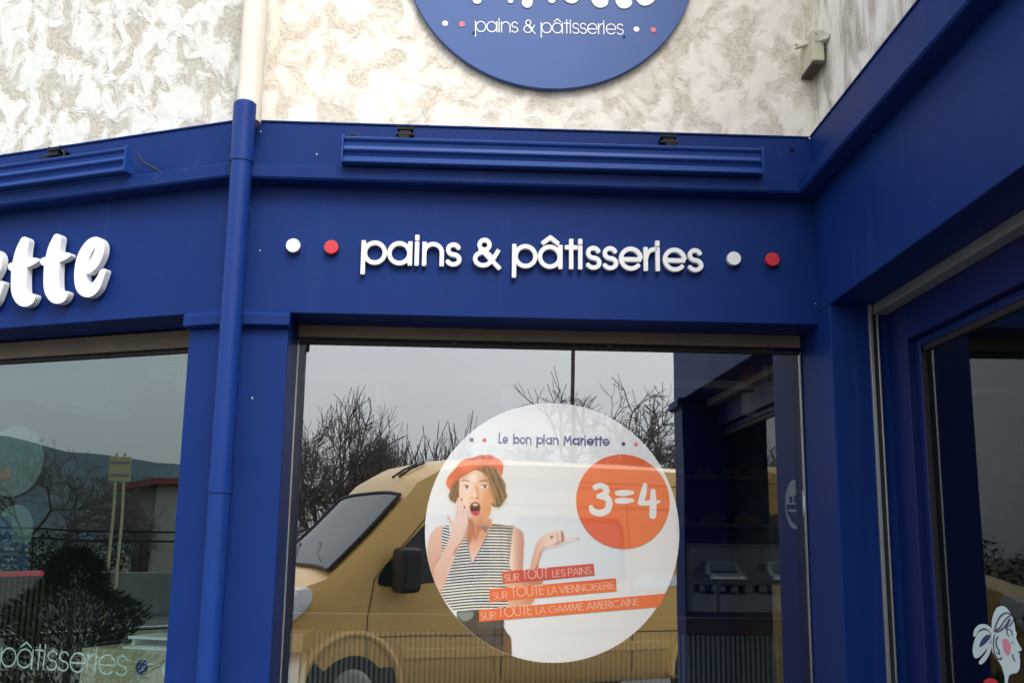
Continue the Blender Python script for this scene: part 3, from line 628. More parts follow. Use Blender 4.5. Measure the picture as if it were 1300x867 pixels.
# ================================================================== PROMOTION POSTER
PO = GO+.003
pl = W2.hit(540, 655, PO)[0]; pr = W2.hit(862.5, 680, PO)[0]; ptz = W2.hit(700, 511.5, PO)[1]; pbz = W2.hit(702, 841, PO)[1]
pcx, pcz = (pl+pr)/2, (ptz+pbz)/2; prx, prz = (pr-pl)/2, (ptz-pbz)/2
poster = thing('promotion_poster', 'large round white promotion sticker with a woman in an orange beret behind the middle window', 'poster', W2.p(pcx, PO, pbz))
disc_on(W2, (pcx, pcz), prx, PO-.001, .002, 'poster_white', poster, 'backing', n=160, rz=prz)
PO += .0
# printed photograph of the woman: painted per vertex
x0, x1, y0, y1, stp = 539., 738., 574., 836., .5
X, Y = np.meshgrid(np.arange(x0, x1, stp), np.arange(y0, y1, stp)); ny, nx = X.shape
IMG = np.empty(X.shape+(3,)); IMG[:] = (.74, .765, .77); ALPHA = np.zeros(X.shape)
def inpoly(P):
    P = np.array(P); ins = np.zeros(X.shape, bool)
    for i in range(len(P)):
        p, q = P[i], P[(i+1) % len(P)]
        if p[1] != q[1]: ins ^= ((p[1] > Y) != (q[1] > Y)) & (X < (q[0]-p[0])*(Y-p[1])/(q[1]-p[1])+p[0])
    return ins.astype(float)
def blur(a, k):
    for _ in range(k):
        a = (np.roll(a, 1, 0)+np.roll(a, -1, 0)+2*a)/4; a = (np.roll(a, 1, 1)+np.roll(a, -1, 1)+2*a)/4
    return a
def paint(P, col, k=2, a=1., sm=True, cover=True, clip=None):
    m_ = blur(inpoly(spline(P, 6, True) if sm else P), k)*a
    if clip is not None: m_ = m_*clip
    global IMG, ALPHA
    c = col if isinstance(col, np.ndarray) else np.array(lin(*col))
    IMG = IMG*(1-m_[..., None])+c*m_[..., None]
    if cover: ALPHA = np.maximum(ALPHA, m_)
    return m_
def grad(c0, c1, T): c0, c1 = np.array(lin(*c0)), np.array(lin(*c1)); T = np.clip(T, 0, 1)[..., None]; return c0*(1-T)+c1*T
zA, zB, zC, zD = zoomed(555, 570, 12.39), zoomed(540, 630, 8.667), zoomed(540, 720, 7.225), zoomed(640, 640, 8.667)
nz = blur(rng.random(X.shape), 3); nz = (nz-nz.mean())/nz.std()
nh = blur(rng.random(X.shape), 1)
# right arm, forearm and hand
skin = grad((236, 200, 180), (190, 118, 80), (X-650)/16)
paint(zD([(95, 240), (150, 262), (195, 295), (215, 350), (216, 500), (206, 730), (200, 900), (30, 900), (60, 720), (75, 560), (90, 300)]), skin)
paint([(640, 735), (692, 732), (684, 752), (672, 772), (664, 782), (640, 778)], grad((226, 175, 145), (200, 130, 95), (X-645)/30), sm=False)
fore = zD([(280, 760), (292, 660), (320, 540), (365, 410), (430, 345), (470, 320), (540, 296), (625, 283), (662, 300), (668, 370), (690, 374), (780, 358), (822, 366), (826, 378), (780, 384), (690, 408), (640, 425), (600, 450), (500, 468), (440, 495), (405, 560), (380, 650), (365, 760)])
paint(fore, grad((224, 165, 135), (240, 208, 190), (X-675)/22))
paint(zD([(330, 760), (370, 620), (415, 500), (500, 468), (440, 495), (405, 560), (380, 650), (365, 760)]), (168, 100, 66), 3, .8)
paint(zD([(505, 350), (530, 340), (545, 355), (525, 378), (508, 372)]), (150, 90, 75), 2, .8)
paint(zD([(575, 305), (590, 310), (600, 360), (590, 400), (578, 370)]), (206, 152, 126), 3, .7)
paint(zD([(625, 292), (645, 300), (660, 350), (655, 410), (635, 420), (628, 350)]), (158, 92, 70), 2, .85)
paint(zD([(590, 395), (640, 400), (600, 446), (510, 462), (470, 470), (560, 430)]), (196, 138, 110), 4, .7)
paint(zD([(800, 364), (826, 368), (826, 378), (800, 378)]), (165, 60, 60), 1, .8, False)
# upper arm on the left
paint(zB([(195, 322), (140, 335), (90, 370), (45, 440), (20, 560), (25, 700), (60, 830), (110, 950), (170, 1090), (230, 900), (260, 600), (240, 400)]), grad((228, 188, 166), (205, 152, 124), (Y-665)/75))
# neck and chest
chest = zB([(450, 200), (540, 285), (620, 285), (710, 235), (735, 300), (720, 380), (640, 520), (515, 760), (480, 700), (460, 560), (440, 430), (440, 300)])
paint(chest, grad((222, 160, 122), (238, 200, 178), (Y-680)/30))
paint(zB([(470, 230), (540, 290), (545, 420), (515, 470), (480, 540), (455, 450), (460, 320)]), (176, 104, 66), 4, .75)
paint(zB([(560, 300), (640, 300), (700, 250), (720, 300), (650, 340), (600, 390), (560, 480), (530, 470), (560, 380)]), (190, 112, 74), 5, .8)
# striped top
bodyL = zB([(190, 320), (262, 320), (276, 440), (245, 520), (180, 625), (178, 480)])
body = zB([(450, 425), (470, 560), (507, 748), (600, 585), (690, 395), (735, 300), (850, 312), (970, 326), (950, 470), (935, 620), (922, 720), (940, 800), (975, 900)])+zC([(700, 100), (745, 170), (755, 340), (742, 385), (500, 398), (265, 402), (150, 270), (145, 222), (200, 90), (232, 0)])+zB([(250, 860), (290, 740), (330, 650), (370, 560), (420, 470)])
bend = 1.1*np.sin((X-575)/18.)+.05*(X-600)+np.where(X > 640, (X-640)*-.10, 0)*(Y < 740)+np.where(X < 575, (575-X)*.35, 0)*(Y < 705)
ph = ((Y+bend)/3.72) % 1.0
st_ = np.clip((np.abs(ph-.5)-.25)*6+.5, 0, 1)
stripes = np.array(lin(30, 38, 44))*(1-st_[..., None])+np.array(lin(232, 232, 226))*st_[..., None]
stripes = stripes*(1+.05*nz[..., None])
dk = np.array(lin(150, 140, 122))[None, None]/np.array(lin(232, 232, 226))
top_sh = np.clip((678-Y)/14, 0, 1)[..., None]*np.clip((X-612)/10, 0, 1)[..., None]
stripes = stripes*(1-top_sh)+stripes*dk*top_sh
paint(bodyL, stripes, 1, sm=False); paint(body, stripes, 1, sm=False)
paint(zB([(905, 420), (950, 330), (968, 330), (945, 560), (925, 720), (905, 700)]), (120, 112, 104), 5, .45)
paint(zB([(300, 760), (340, 680), (370, 700), (330, 900), (290, 1000)]), (150, 146, 140), 6, .35)
paint(zB([(507, 748), (470, 560), (455, 450), (462, 450), (482, 600), (512, 735)]), (40, 40, 42), 1, .8, False)
paint(zB([(507, 748), (600, 585), (690, 395), (698, 400), (608, 592), (516, 752)]), (60, 52, 48), 1, .6, False)
# trousers with belt
paint(zC([(262, 402), (500, 396), (745, 384), (722, 470), (718, 540), (745, 590), (782, 640), (790, 700), (792, 830), (600, 760), (400, 600), (300, 480)]), (20, 24, 32), 1, sm=False)
paint(zC([(300, 412), (425, 408), (440, 440), (400, 480), (345, 490), (305, 450)]), (120, 140, 140), 5, .85)
paint(zC([(500, 500), (700, 480), (716, 545), (600, 560), (480, 545)]), (52, 58, 66), 5, .7)
paint(zC([(520, 600), (640, 640), (680, 700), (560, 660)]), (40, 46, 66), 4, .6)
paint(zC([(722, 590), (780, 640), (790, 700), (790, 800), (735, 780), (722, 700)]), (92, 58, 38), 3, .9)
paint(zC([(262, 398), (285, 396), (290, 445), (276, 440)]), (226, 230, 226), 1, 1, False)
# hair behind face
hairc = grad((128, 92, 58), (84, 58, 36), .5+.5*np.sin(X*1.3+Y*.35+3*nh))
paint(zA([(330, 440), (250, 520), (215, 590), (200, 660), (180, 720), (190, 780), (240, 830), (300, 850), (380, 800), (380, 500)]), hairc, 2)
hr = zA([(560, 330), (700, 270), (900, 270), (1000, 420), (1070, 540), (1088, 690), (1105, 730), (1075, 800), (1010, 870)])+zB([(890, 55), (815, 118), (770, 120), (735, 105), (700, 60)])+zA([(760, 700), (700, 450)])
paint(hr, grad((138, 104, 66), (82, 58, 38), .5+.5*np.sin(X*.9-Y*.35+5*nh)), 2)
# face
face = zA([(350, 470), (430, 420), (600, 335), (700, 365), (790, 440), (825, 560), (845, 690), (880, 780), (910, 850)])+zB([(735, 60), (725, 150), (700, 220), (650, 275), (590, 295), (530, 280), (490, 225), (470, 150), (440, 60)])+zA([(345, 740), (342, 600)])
paint(face, grad((240, 206, 186), (214, 150, 104), ((X-598)/26+(Y-610)/90)), 2)
paint(zA([(820, 560), (880, 640), (920, 800), (900, 880), (850, 800)]), (196, 138, 88), 4, .5)
paint(zB([(500, 225), (560, 275), (650, 262), (700, 205), (700, 230), (650, 280), (590, 297), (530, 282)]), (205, 140, 98), 3, .7)
paint(zA([(330, 470), (352, 455), (346, 600), (345, 745), (315, 830), (260, 800), (300, 640)]), hairc*.7, 3, .8)
paint(zA([(352, 470), (430, 420), (600, 338), (560, 380), (450, 450), (380, 520)]), (196, 146, 116), 5, .55)
paint(zA([(700, 370), (790, 440), (822, 560), (842, 690), (800, 620), (770, 500)]), (186, 126, 84), 5, .6)
paint(zA([(520, 420), (600, 400), (640, 460), (580, 520), (520, 480)]), (252, 228, 212), 6, .6)
# eyes, brows, nose, mouth
paint(zA([(375, 515), (405, 488), (450, 480), (510, 500), (512, 518), (450, 500), (405, 505)]), (112, 76, 52), 1, .9)
paint(zA([(650, 520), (690, 492), (750, 482), (800, 492), (800, 505), (740, 502), (690, 515)]), (108, 72, 48), 1, .9)
for cx_, cy_ in ((455, 596), (742, 594)):
    paint(zA([(cx_-62, cy_-2), (cx_-30, cy_-30), (cx_+10, cy_-34), (cx_+48, cy_-12), (cx_+60, cy_+6), (cx_+15, cy_+26), (cx_-30, cy_+22)]), (236, 224, 214), 1)
    paint(zA([(cx_-10, cy_-28), (cx_+30, cy_-24), (cx_+34, cy_+6), (cx_+12, cy_+24), (cx_-10, cy_+14)]), (74, 52, 40), 1, .95)
    paint(zA([(cx_-66, cy_-4), (cx_-30, cy_-34), (cx_+12, cy_-38), (cx_+52, cy_-16), (cx_+12, cy_-26), (cx_-28, cy_-22)]), (70, 44, 34), 1, .9)
    paint(zA([(cx_-40, cy_+30), (cx_+10, cy_+36), (cx_+46, cy_+24), (cx_+10, cy_+30)]), (190, 140, 112), 1, .6)
paint(zA([(600, 560), (640, 600), (655, 700), (660, 770), (620, 780), (632, 700), (610, 640)]), (206, 140, 98), 3, .75)
paint(zA([(535, 755), (555, 752), (560, 775), (545, 778)]), (170, 100, 76), 1, .9); paint(zA([(605, 765), (640, 760), (640, 782), (612, 785)]), (150, 84, 60), 1, .9)
paint(zA([(560, 690), (600, 680), (600, 740), (565, 750)]), (250, 222, 204), 3, .7)
paint(zA([(370, 640), (440, 680), (440, 760), (380, 740)]), (240, 190, 178), 5, .5)
paint(zB([(488, 110), (510, 72), (545, 60), (585, 68), (606, 105), (604, 150), (590, 190), (560, 208), (525, 200), (498, 160)]), (176, 40, 46), 1)
paint(zB([(496, 118), (512, 88), (548, 78), (588, 90), (600, 120), (592, 148), (560, 160), (520, 156), (500, 140)]), (34, 6, 10), 1)
paint(zB([(522, 90), (550, 80), (575, 88), (570, 100), (530, 102)]), (232, 214, 206), 1, .9)
paint(zB([(508, 160), (545, 168), (592, 160), (580, 190), (550, 204), (522, 194)]), (214, 70, 78), 1, .8)
# hand on cheek and forearm
hand = zB([(235, 222), (255, 215), (300, 285), (318, 262), (332, 150), (340, 70), (352, 20), (372, 8), (398, 22), (412, 14), (432, 50), (446, 110), (466, 180), (470, 300), (445, 430), (370, 560), (325, 655), (255, 840), (180, 1010), (120, 1090), (90, 900), (110, 780), (180, 640), (240, 520), (272, 420), (285, 330), (262, 300)])
paint(hand, grad((236, 204, 188), (216, 166, 140), (Y-650)/110), 2)
paint(zB([(466, 300), (446, 430), (370, 560), (325, 655), (310, 600), (400, 480), (440, 380)]), (190, 120, 84), 4, .7)
for a_, b_2 in (((362, 30), (352, 200)), ((396, 40), (385, 210)), ((425, 60), (420, 220))):
    paint(zB([(a_[0]-4, a_[1]), (a_[0]+4, a_[1]), (b_2[0]+3, b_2[1]), (b_2[0]-3, b_2[1])]), (196, 142, 120), 2, .7, False)
for p_ in ((352, 22), (400, 36), (432, 120)): paint(zB([(p_[0]-10, p_[1]-16), (p_[0]+8, p_[1]-14), (p_[0]+8, p_[1]+12), (p_[0]-8, p_[1]+10)]), (186, 60, 66), 1, .85)
paint(zB([(236, 224), (256, 216), (300, 280), (292, 296)]), (214, 150, 140), 2, .6)
paint(zB([(440, 80), (470, 190), (472, 240), (455, 150), (432, 60)]), (190, 90, 70), 2, .8)
paint(zB([(170, 660), (90, 770), (84, 762), (165, 645)]), (188, 132, 108), 2, .7, False)
# scarf knot on the neck
paint(zB([(625, 320), (690, 315), (712, 330), (690, 375), (660, 392), (625, 360)]), (132, 112, 116), 2, .85)
paint(zB([(560, 308), (640, 305), (712, 262), (716, 292), (650, 330), (570, 330)]), (200, 150, 142), 2, .6)
# beret
ber = zA([(138, 530), (172, 430), (250, 340), (310, 270), (370, 195), (430, 162), (480, 140), (500, 146), (580, 130), (640, 102), (720, 90), (850, 97), (930, 135), (1008, 182), (1042, 250), (1035, 340), (1008, 440), (970, 350), (900, 292), (800, 272), (700, 285), (590, 325), (470, 395), (370, 452), (280, 520), (218, 590), (205, 645), (160, 600)])
paint(ber, grad((226, 104, 62), (208, 88, 56), .5+.5*np.sin((X-Y*1.6)/9.)), 2)
paint(zA([(400, 240), (560, 190), (700, 150), (860, 150), (700, 190), (560, 240), (430, 290)]), (238, 128, 84), 6, .5)
paint(zA([(215, 595), (280, 515), (370, 448), (470, 390), (590, 322), (700, 280), (800, 268), (700, 270), (580, 305), (460, 370), (350, 430), (260, 505), (200, 580)]), (160, 62, 40), 2, .6)
# clip to the disc and build
ALPHA = np.where(ALPHA > .02, 1, 0)*1.
vs, keep, cols = {}, [], []
pos = np.empty(X.shape+(3,))
for j_ in range(ny):
    for i_ in range(0): pass
dF = _F*FPX
RAY = dF[None, None]+_R[None, None]*(X-650)[..., None]-_U[None, None]*(Y-433.5)[..., None]
P0 = W2.O+W2.n*(PO+.0005); T = ((P0-CAM)@W2.n)/(RAY@W2.n); pos = CAM+RAY*T[..., None]
sa = (pos-W2.O)@W2.u; disc = ((sa-pcx)/prx)**2+((pos[..., 2]-pcz)/prz)**2 < .9975
I_ = (blur(ALPHA, 2) > .02) & disc; cell = I_[:-1, :-1] & I_[1:, :-1] & I_[:-1, 1:] & I_[1:, 1:]
idx = np.arange(ny*nx).reshape(ny, nx); fc = np.stack([idx[1:, :-1][cell], idx[1:, 1:][cell], idx[:-1, 1:][cell], idx[:-1, :-1][cell]], 1)
used, inv = np.unique(fc, return_inverse=True); V = pos.reshape(-1, 3)[used]; Cc = np.clip(IMG.reshape(-1, 3)[used], 0, 1)
me = bpy.data.meshes.new('printed_woman'); me.from_pydata((V-off(poster)).tolist(), [], inv.reshape(fc.shape).tolist()); me.update()
at_ = me.color_attributes.new('print', 'FLOAT_COLOR', 'POINT'); at_.data.foreach_set('color', np.concatenate([Cc, np.ones((len(Cc), 1))], 1).ravel())
pw_ = bpy.data.objects.new('printed_woman', me); COL.objects.link(pw_); me.materials.append(MAT['printed_photo']); pw_.parent = poster
pw_['label'] = 'printed picture of a person in an orange beret and striped top, hand to cheek'
# badge
bc = W2.hit(790.8, 636, PO); br = .5*(W2.hit(850, 636, PO)[0]-W2.hit(731.5, 636, PO)[0]); brz = .5*(W2.hit(790, 576, PO)[1]-W2.hit(790, 695.7, PO)[1])
bd = disc_on(W2, bc, br, PO+.0012, .001, 'orange_print', poster, 'badge', n=96, rz=brz)
zN = zoomed(725, 570, 6.667)
nb = [[[(205, 322, 24), (250, 308, 25), (295, 335, 27), (290, 375, 26), (235, 398, 22)], [(235, 398, 22), (300, 410, 27), (322, 455, 28), (305, 515, 29), (245, 540, 28), (185, 522, 26), (168, 490, 18)]],
      [[(390, 371, 20), (450, 370, 27), (520, 368, 14)], [(390, 437, 20), (450, 436, 27), (520, 434, 14)]],
      [[(626, 305, 20), (610, 380, 26), (590, 450, 26)], [(590, 455, 22), (660, 455, 20), (745, 444, 12)], [(694, 355, 20), (694, 440, 28), (692, 560, 30)]]]
for st in nb: px_stroke(W2, [zN(smooth3(s)) for s in st], .1, PO+.0020, 'poster_white', bd, 'numeral', step=.4)
# banners with text
zS = zoomed(600, 700, 5.)
def banner(P, words, lab):
    P = zS(P); q = px_poly(W2, P, PO+.0010, 'banner_red' if 'TOUT ' in lab else 'orange_print', poster, 'banner', step=.5)
    q['label'] = lab
    for t_, xa, xb, hgt, ya, yb in words:
        a_, b_2 = zS([(xa, ya), (xb, yb)]); hh = hgt/5.
        pa, pb = W2.hit(*a_, PO), W2.hit(*b_2, PO); sz = W2.hit(a_[0], a_[1]-hh, PO)[1]-pa[1]
        text_on(W2, t_, upper(.085), .085, PO+.0018, pa, pb, sz, q, 'pale_text', step=.035, name='lettering', one=True)
sl = -.0872
banner([(188, 125), (768, 75), (775, 150), (192, 205)], [('SUR', 203, 298, 46, 190, 183), ('TOUT', 318, 485, 66, 178, 166), ('LES', 508, 590, 46, 163, 156), ('PAINS', 608, 755, 46, 154, 141)], 'red strip reading SUR TOUT LES PAINS')
banner([(105, 238), (908, 168), (915, 250), (110, 320)], [('SUR', 130, 222, 46, 304, 296), ('TOUTE', 245, 455, 66, 290, 273), ('LA', 478, 540, 46, 271, 266), ('VIENNOISERIE', 552, 903, 46, 264, 233)], 'orange red strip reading SUR TOUTE LA VIENNOISERIE')
ed = [(1222, 265), (1212, 290), (1198, 320), (1180, 350)]
banner([(40, 370)]+ed+[(42, 445)], [('SUR', 52, 146, 46, 432, 424), ('TOUTE', 165, 380, 66, 418, 400), ('LA', 402, 466, 46, 397, 392), ('GAMME', 482, 705, 46, 390, 371), ('AMERICAINE', 725, 1058, 46, 369, 340)], 'long orange strip reading SUR TOUTE LA GAMME AMERICAINE')
# handwritten headline
zH = zoomed(590, 535, 5.417)
LH = lower(.22)
LH['i'] = ([[(.11, 0), (.11, .78)], [(.11, 1.22), (.12, 1.26)]], .36); LH['L'] = ([[(.1, 1.45), (.08, .1), (.6, .12)]], .72); LH['M'] = ([[(.05, 0), (.15, 1.2), (.5, .4), (.85, 1.25), (1.0, 0)]], 1.18)
def hl(t_, xa, xb, ya, yb, h=48):
    a_, b_2 = zH([(xa, ya), (xb, yb)]); pa, pb = W2.hit(*a_, PO), W2.hit(*b_2, PO); sz = W2.hit(a_[0], a_[1]-h/5.417, PO)[1]-pa[1]
    text_on(W2, t_, LH, .22, PO+.0006, pa, pb, sz, poster, 'navy', step=.07, rnd=True, name='headline_word', one=True)
hl('Le', 233, 298, 150, 152); hl('bon', 333, 458, 153, 154); hl('plan', 493, 645, 155, 158); hl('Mariette', 682, 998, 158, 166)
for (x, y), m_ in (((47, 125), 'navy'), ((135, 127), 'pink_disc'), ((1091, 153), 'navy'), ((1177, 156), 'pink_disc')):
    q_ = zH([(x, y)])[0]; disc_on(W2, W2.hit(*q_, PO), .0078, PO+.0006, .0005, m_, poster, 'dot', n=24)

# ================================================================== DECALS
# door emblem: lady's head with a bow
EO = DP-.043
zE = zoomed(1220, 755, 7.7375)
emb = thing('head_emblem', 'white line drawn lady head with a bow and pink cheek stuck on door glass', 'sticker', W3.at(1270, 866, EO))
hd = zE([(300, 350), (302, 260), (320, 180), (350, 125), (395, 104), (440, 118), (480, 165), (510, 225), (528, 290), (535, 350), (548, 370), (545, 400), (540, 420), (560, 465), (598, 530), (590, 548), (565, 560), (580, 575), (575, 600), (582, 640), (580, 700), (570, 740), (545, 765), (500, 772), (472, 790), (462, 840), (458, 900), (430, 900), (428, 800), (400, 700), (370, 650), (335, 600), (310, 560), (296, 460)])
px_poly(W3, hd, EO, 'emblem_white', emb, 'head', step=.3)
for P in ([(300, 330), (270, 300), (230, 285), (180, 290), (140, 325), (122, 370), (125, 408), (150, 395), (175, 350), (225, 325), (270, 345), (295, 372)],
          [(295, 385), (250, 345), (200, 350), (160, 385), (130, 450), (115, 530), (125, 600), (150, 620), (190, 600), (235, 550), (270, 500), (292, 440)],
          [(296, 470), (270, 500), (240, 570), (200, 620), (175, 660), (195, 680), (235, 650), (275, 590), (300, 520)]):
    px_poly(W3, zE(spline(P, 4, True)), EO, 'emblem_white', emb, 'bow_loop', step=.3)
lines = [[(330, 330, 6), (360, 250, 7), (400, 195, 8), (450, 175, 8), (488, 195, 8), (460, 215, 7), (420, 260, 7), (380, 320, 8), (330, 350, 10), (370, 355, 9), (430, 310, 8), (480, 235, 8), (440, 330, 7)],
         [(470, 310, 5), (500, 270, 6), (520, 235, 5)], [(455, 325, 6), (450, 370, 6), (468, 405, 6)], [(470, 335, 6), (495, 355, 6), (502, 395, 5)],
         [(365, 410, 6), (345, 440, 7), (348, 500, 7), (372, 545, 7), (375, 580, 6), (350, 560, 5)], [(330, 390, 5), (318, 450, 6), (322, 540, 6), (345, 610, 8), (385, 630, 9), (398, 610, 6)],
         [(508, 580, 5), (512, 615, 6), (530, 645, 6)], [(498, 460, 4), (502, 475, 4)], [(515, 455, 3), (518, 460, 3)], [(525, 480, 3), (528, 486, 3)], [(565, 560, 7), (595, 548, 4)]]
px_stroke(W3, [zE(smooth3(l)) for l in lines], .1, EO+.001, 'navy', emb, 'drawn_line', step=.28)
px_poly(W3, zE(spline([(180, 500), (195, 450), (230, 405), (270, 385), (295, 400), (270, 440), (230, 480), (190, 508)], 4, True)), EO+.001, 'navy', emb, 'bow_hollow', step=.28)
px_poly(W3, zE(spline([(405, 450), (430, 425), (465, 445), (485, 500), (482, 560), (455, 590), (425, 555), (408, 500)], 4, True)), EO+.001, 'cheek_pink', emb, 'cheek', step=.3)
px_poly(W3, zE(spline([(215, 867), (240, 830), (290, 815), (340, 830), (368, 867), (360, 930), (290, 950), (225, 930)], 4, True)), EO, 'red_disc', emb, 'dot', step=.4)

# left window lettering
LO = GO-.004
dec = thing('window_lettering', 'thin white lettering and two dots stuck low inside the left window', 'lettering', W1.at(60, 866, LO))
zL = zoomed(0, 800, 5.652)
a_, b_2 = zL([(-8, 258), (908, 330)]); pa, pb = W1.hit(*a_, LO), W1.hit(*b_2, LO); szz = W1.hit(60, 821.5, LO)[1]-W1.hit(60, 847.5, LO)[1]
text_on(W1, 'pâtisseries', lower(.085), .085, LO, pa, pb, szz, dec, 'white_decal', step=.03)
for (x, y), m_ in (((1018, 264), 'navy'), ((1205, 278), 'white_decal')):
    q_ = zL([(x, y)])[0]; c_ = W1.hit(*q_, LO); r_ = W1.hit(q_[0]+7.8, q_[1], LO)[0]-c_[0]; rz_ = c_[1]-W1.hit(q_[0], q_[1]+10.3, LO)[1]; disc_on(W1, c_, r_, LO, .001, m_, dec, 'dot', n=32, rz=rz_)
# round stickers and notice inside left pane
def round_sticker(px, py, rx, ry, label, bits):
    c_ = W1.hit(px, py, LO); r_ = W1.hit(px+rx, py, LO)[0]-c_[0]; rz_ = c_[1]-W1.hit(px, py+ry, LO)[1]
    t = thing('round_sticker', label, 'sticker', W1.at(px, py+ry, LO)); disc_on(W1, c_, r_, LO, .001, 'faded_white', t, 'backing', n=48, rz=rz_)
    for P, m_ in bits: px_poly(W1, P, LO+.001, m_, t, 'print_patch', step=.4)
    return t
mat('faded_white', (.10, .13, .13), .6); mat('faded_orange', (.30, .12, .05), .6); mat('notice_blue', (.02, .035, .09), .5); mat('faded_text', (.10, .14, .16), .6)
round_sticker(17, 585, 38, 45, 'faded round white sticker with an orange bun, highest in left window', [([(0, 600), (8, 594), (14, 598), (14, 606), (6, 610), (0, 608)], 'faded_orange')]+[([(20+k % 2*3, 560+k*9), (44, 562+k*9), (43, 565+k*9), (21, 563+k*9)], 'faded_text') for k in range(5)])
round_sticker(18, 672, 24, 32, 'faded round white sticker overlapping the dark blue notice in left window', [])
nt_ = thing('opening_notice', 'dark blue notice with faint white lines and a red lower edge in left window', 'notice', W1.at(16, 732, LO))
px_poly(W1, [(-30, 654), (14, 656), (14, 688), (36, 690), (36, 724), (-30, 724)], LO+.0025, 'notice_blue', nt_, 'panel', step=.6)
for k, (xa, xb) in enumerate(((2, 26), (0, 24), (4, 22), (0, 20))):
    px_poly(W1, [(xa, 695+k*7), (xb, 695.5+k*7), (xb, 697.5+k*7), (xa, 697+k*7)], LO+.0035, 'faded_white', nt_, 'text_line', step=.3)
px_poly(W1, [(-30, 727), (56, 724), (56, 730), (-30, 733)], LO+.0025, 'red_disc', nt_, 'red_edge', step=.5)
# small round badge standing on the inner post, seen edge on
sgn = thing('round_window_badge', 'small round white badge with dark lettering at the right edge of the middle window', 'sign', W2.p(L2-.02, -.55, 1.6))
IP = Fr(W2.p(L2-.004, 0, 0)[:2], -W2.n[:2]*-1)
ca, cz = IP.hit(1009, 640, 0.002); disc_on(IP, (ca, cz), .125, .004, .003, 'white_decal', sgn, 'disc', n=64, rz=.098)
px_poly(IP, [(998, 640), (1013, 640), (1016, 655), (1012, 668), (1005, 662), (1000, 652)], .006, 'navy', sgn, 'lower_field', step=.4)
for (xa, ya, xb, yb) in ((1002, 630, 1006, 638), (1008, 628, 1012, 638)): px_poly(IP, [(xa, ya), (xb, ya), (xb, yb), (xa, yb)], .006, 'navy', sgn, 'printed_mark', step=.3)
px_poly(IP, [(1001, 646), (1013, 647), (1013, 650), (1001, 649)], .0075, 'white_decal', sgn, 'text_line', step=.3)

# ================================================================== SHOP INTERIOR
CY = 6.6
cx0 = YP(300, 800, CY)[0]; cx1 = YP(1040, 800, CY)[0]; ct = YP(700, 781, CY)[2]; cb = YP(700, 803, CY)[2]
ctr = thing('serving_counter', 'serving counter with brown top band and pale vertical slats', 'counter', ((cx0+cx1)/2, CY, 0))
MB().box(cx0, cx1+.3, CY, CY+.7, cb, ct).build('counter_top', 'brown_wood', ctr, bevel=.004)
MB().box(cx0, cx1+.3, CY-.008, CY+.0, ct-.006, ct+.004).build('top_trim', 'aluminium', ctr)
MB().box(cx0+.02, cx1+.28, CY+.03, CY+.68, .02, cb-.001).build('carcass', 'shop_wall', ctr)
sm_ = MB(); xk = cx0+.02
while xk < cx1+.27: sm_.box(xk, xk+.018, CY+.008, CY+.028, .03, cb-.003); xk += .030
sm_.build('slatted_front', 'slat_paint', ctr)
mat('crust', (.42, .20, .07), .6, var=.3, vscale=14)
for k, (py, lab, nl) in enumerate(((604, 'upper wall shelf with round loaves behind the counter', 5), (664, 'lower wall shelf with long loaves just above the rear window', 4))):
    zs_ = YP(930, py, 8.7)[2]; wsf = thing('wall_shelf', lab, 'shelf', (float(bx0)+.5, 8.8, zs_)); MB().box(bx0-.3, bx1+.25, 8.62, 8.985, zs_-.03, zs_).build('board', 'pale_wood', wsf, bevel=.003)
    for xx in (bx0-.2, bx1+.15): MB().box(xx, xx+.03, 8.7, 8.985, zs_-.16, zs_-.031).build('bracket', 'black_plastic', wsf)
    for i_ in range(nl):
        xl = bx0-.1+(bx1-bx0+.1)*i_/(nl-.4); pos_n = ('leftmost', 'second from left', 'third from left', 'fourth from left', 'rightmost')[i_] if not (k == 1 and i_ == 3) else 'rightmost'
        bm = bmesh.new(); bmesh.ops.create_icosphere(bm, subdivisions=3, radius=1); 
        for v in bm.verts: v.co = Vector((v.co.x*(.085 if k == 0 else .11), v.co.y*(.085 if k == 0 else .055), (v.co.z*.058 if v.co.z > -.5 else -.029)+.029+.003*math.sin(v.co.x*40+v.co.y*25)))
        me = bpy.data.meshes.new('loaf'); bm.to_mesh(me); bm.free(); me.materials.append(MAT['crust']); me.polygons.foreach_set('use_smooth', [True]*len(me.polygons))
        lo_ = bpy.data.objects.new('bread_loaf', me); COL.objects.link(lo_); lo_.location = (float(xl), 8.78, float(zs_)+.001)
        tag(lo_, ('round' if k == 0 else 'oval')+' brown loaf, '+pos_n+' on the '+('upper' if k == 0 else 'lower')+' wall shelf', 'bread', 'loaves on the wall shelves')
# wooden display box by left of the middle window
q_ = YP(385, 805, 4.75); q2 = YP(385, 828, 4.75)
dt = thing('display_table', 'pale wood topped display table with grey legs behind the middle window', 'table', (q_[0]-.3, 5., 0))
MB().box(q_[0]-.55, q_[0], 4.75, 5.05, q2[2], q_[2]).build('table_top', 'pale_wood', dt, bevel=.004)
for xx, yy in ((q_[0]-.07, 4.8), (q_[0]-.5, 4.8), (q_[0]-.07, 4.97), (q_[0]-.5, 4.97)): MB().box(xx, xx+.05, yy, yy+.05, .02, q2[2]-.001).build('leg', 'shade_white', dt)
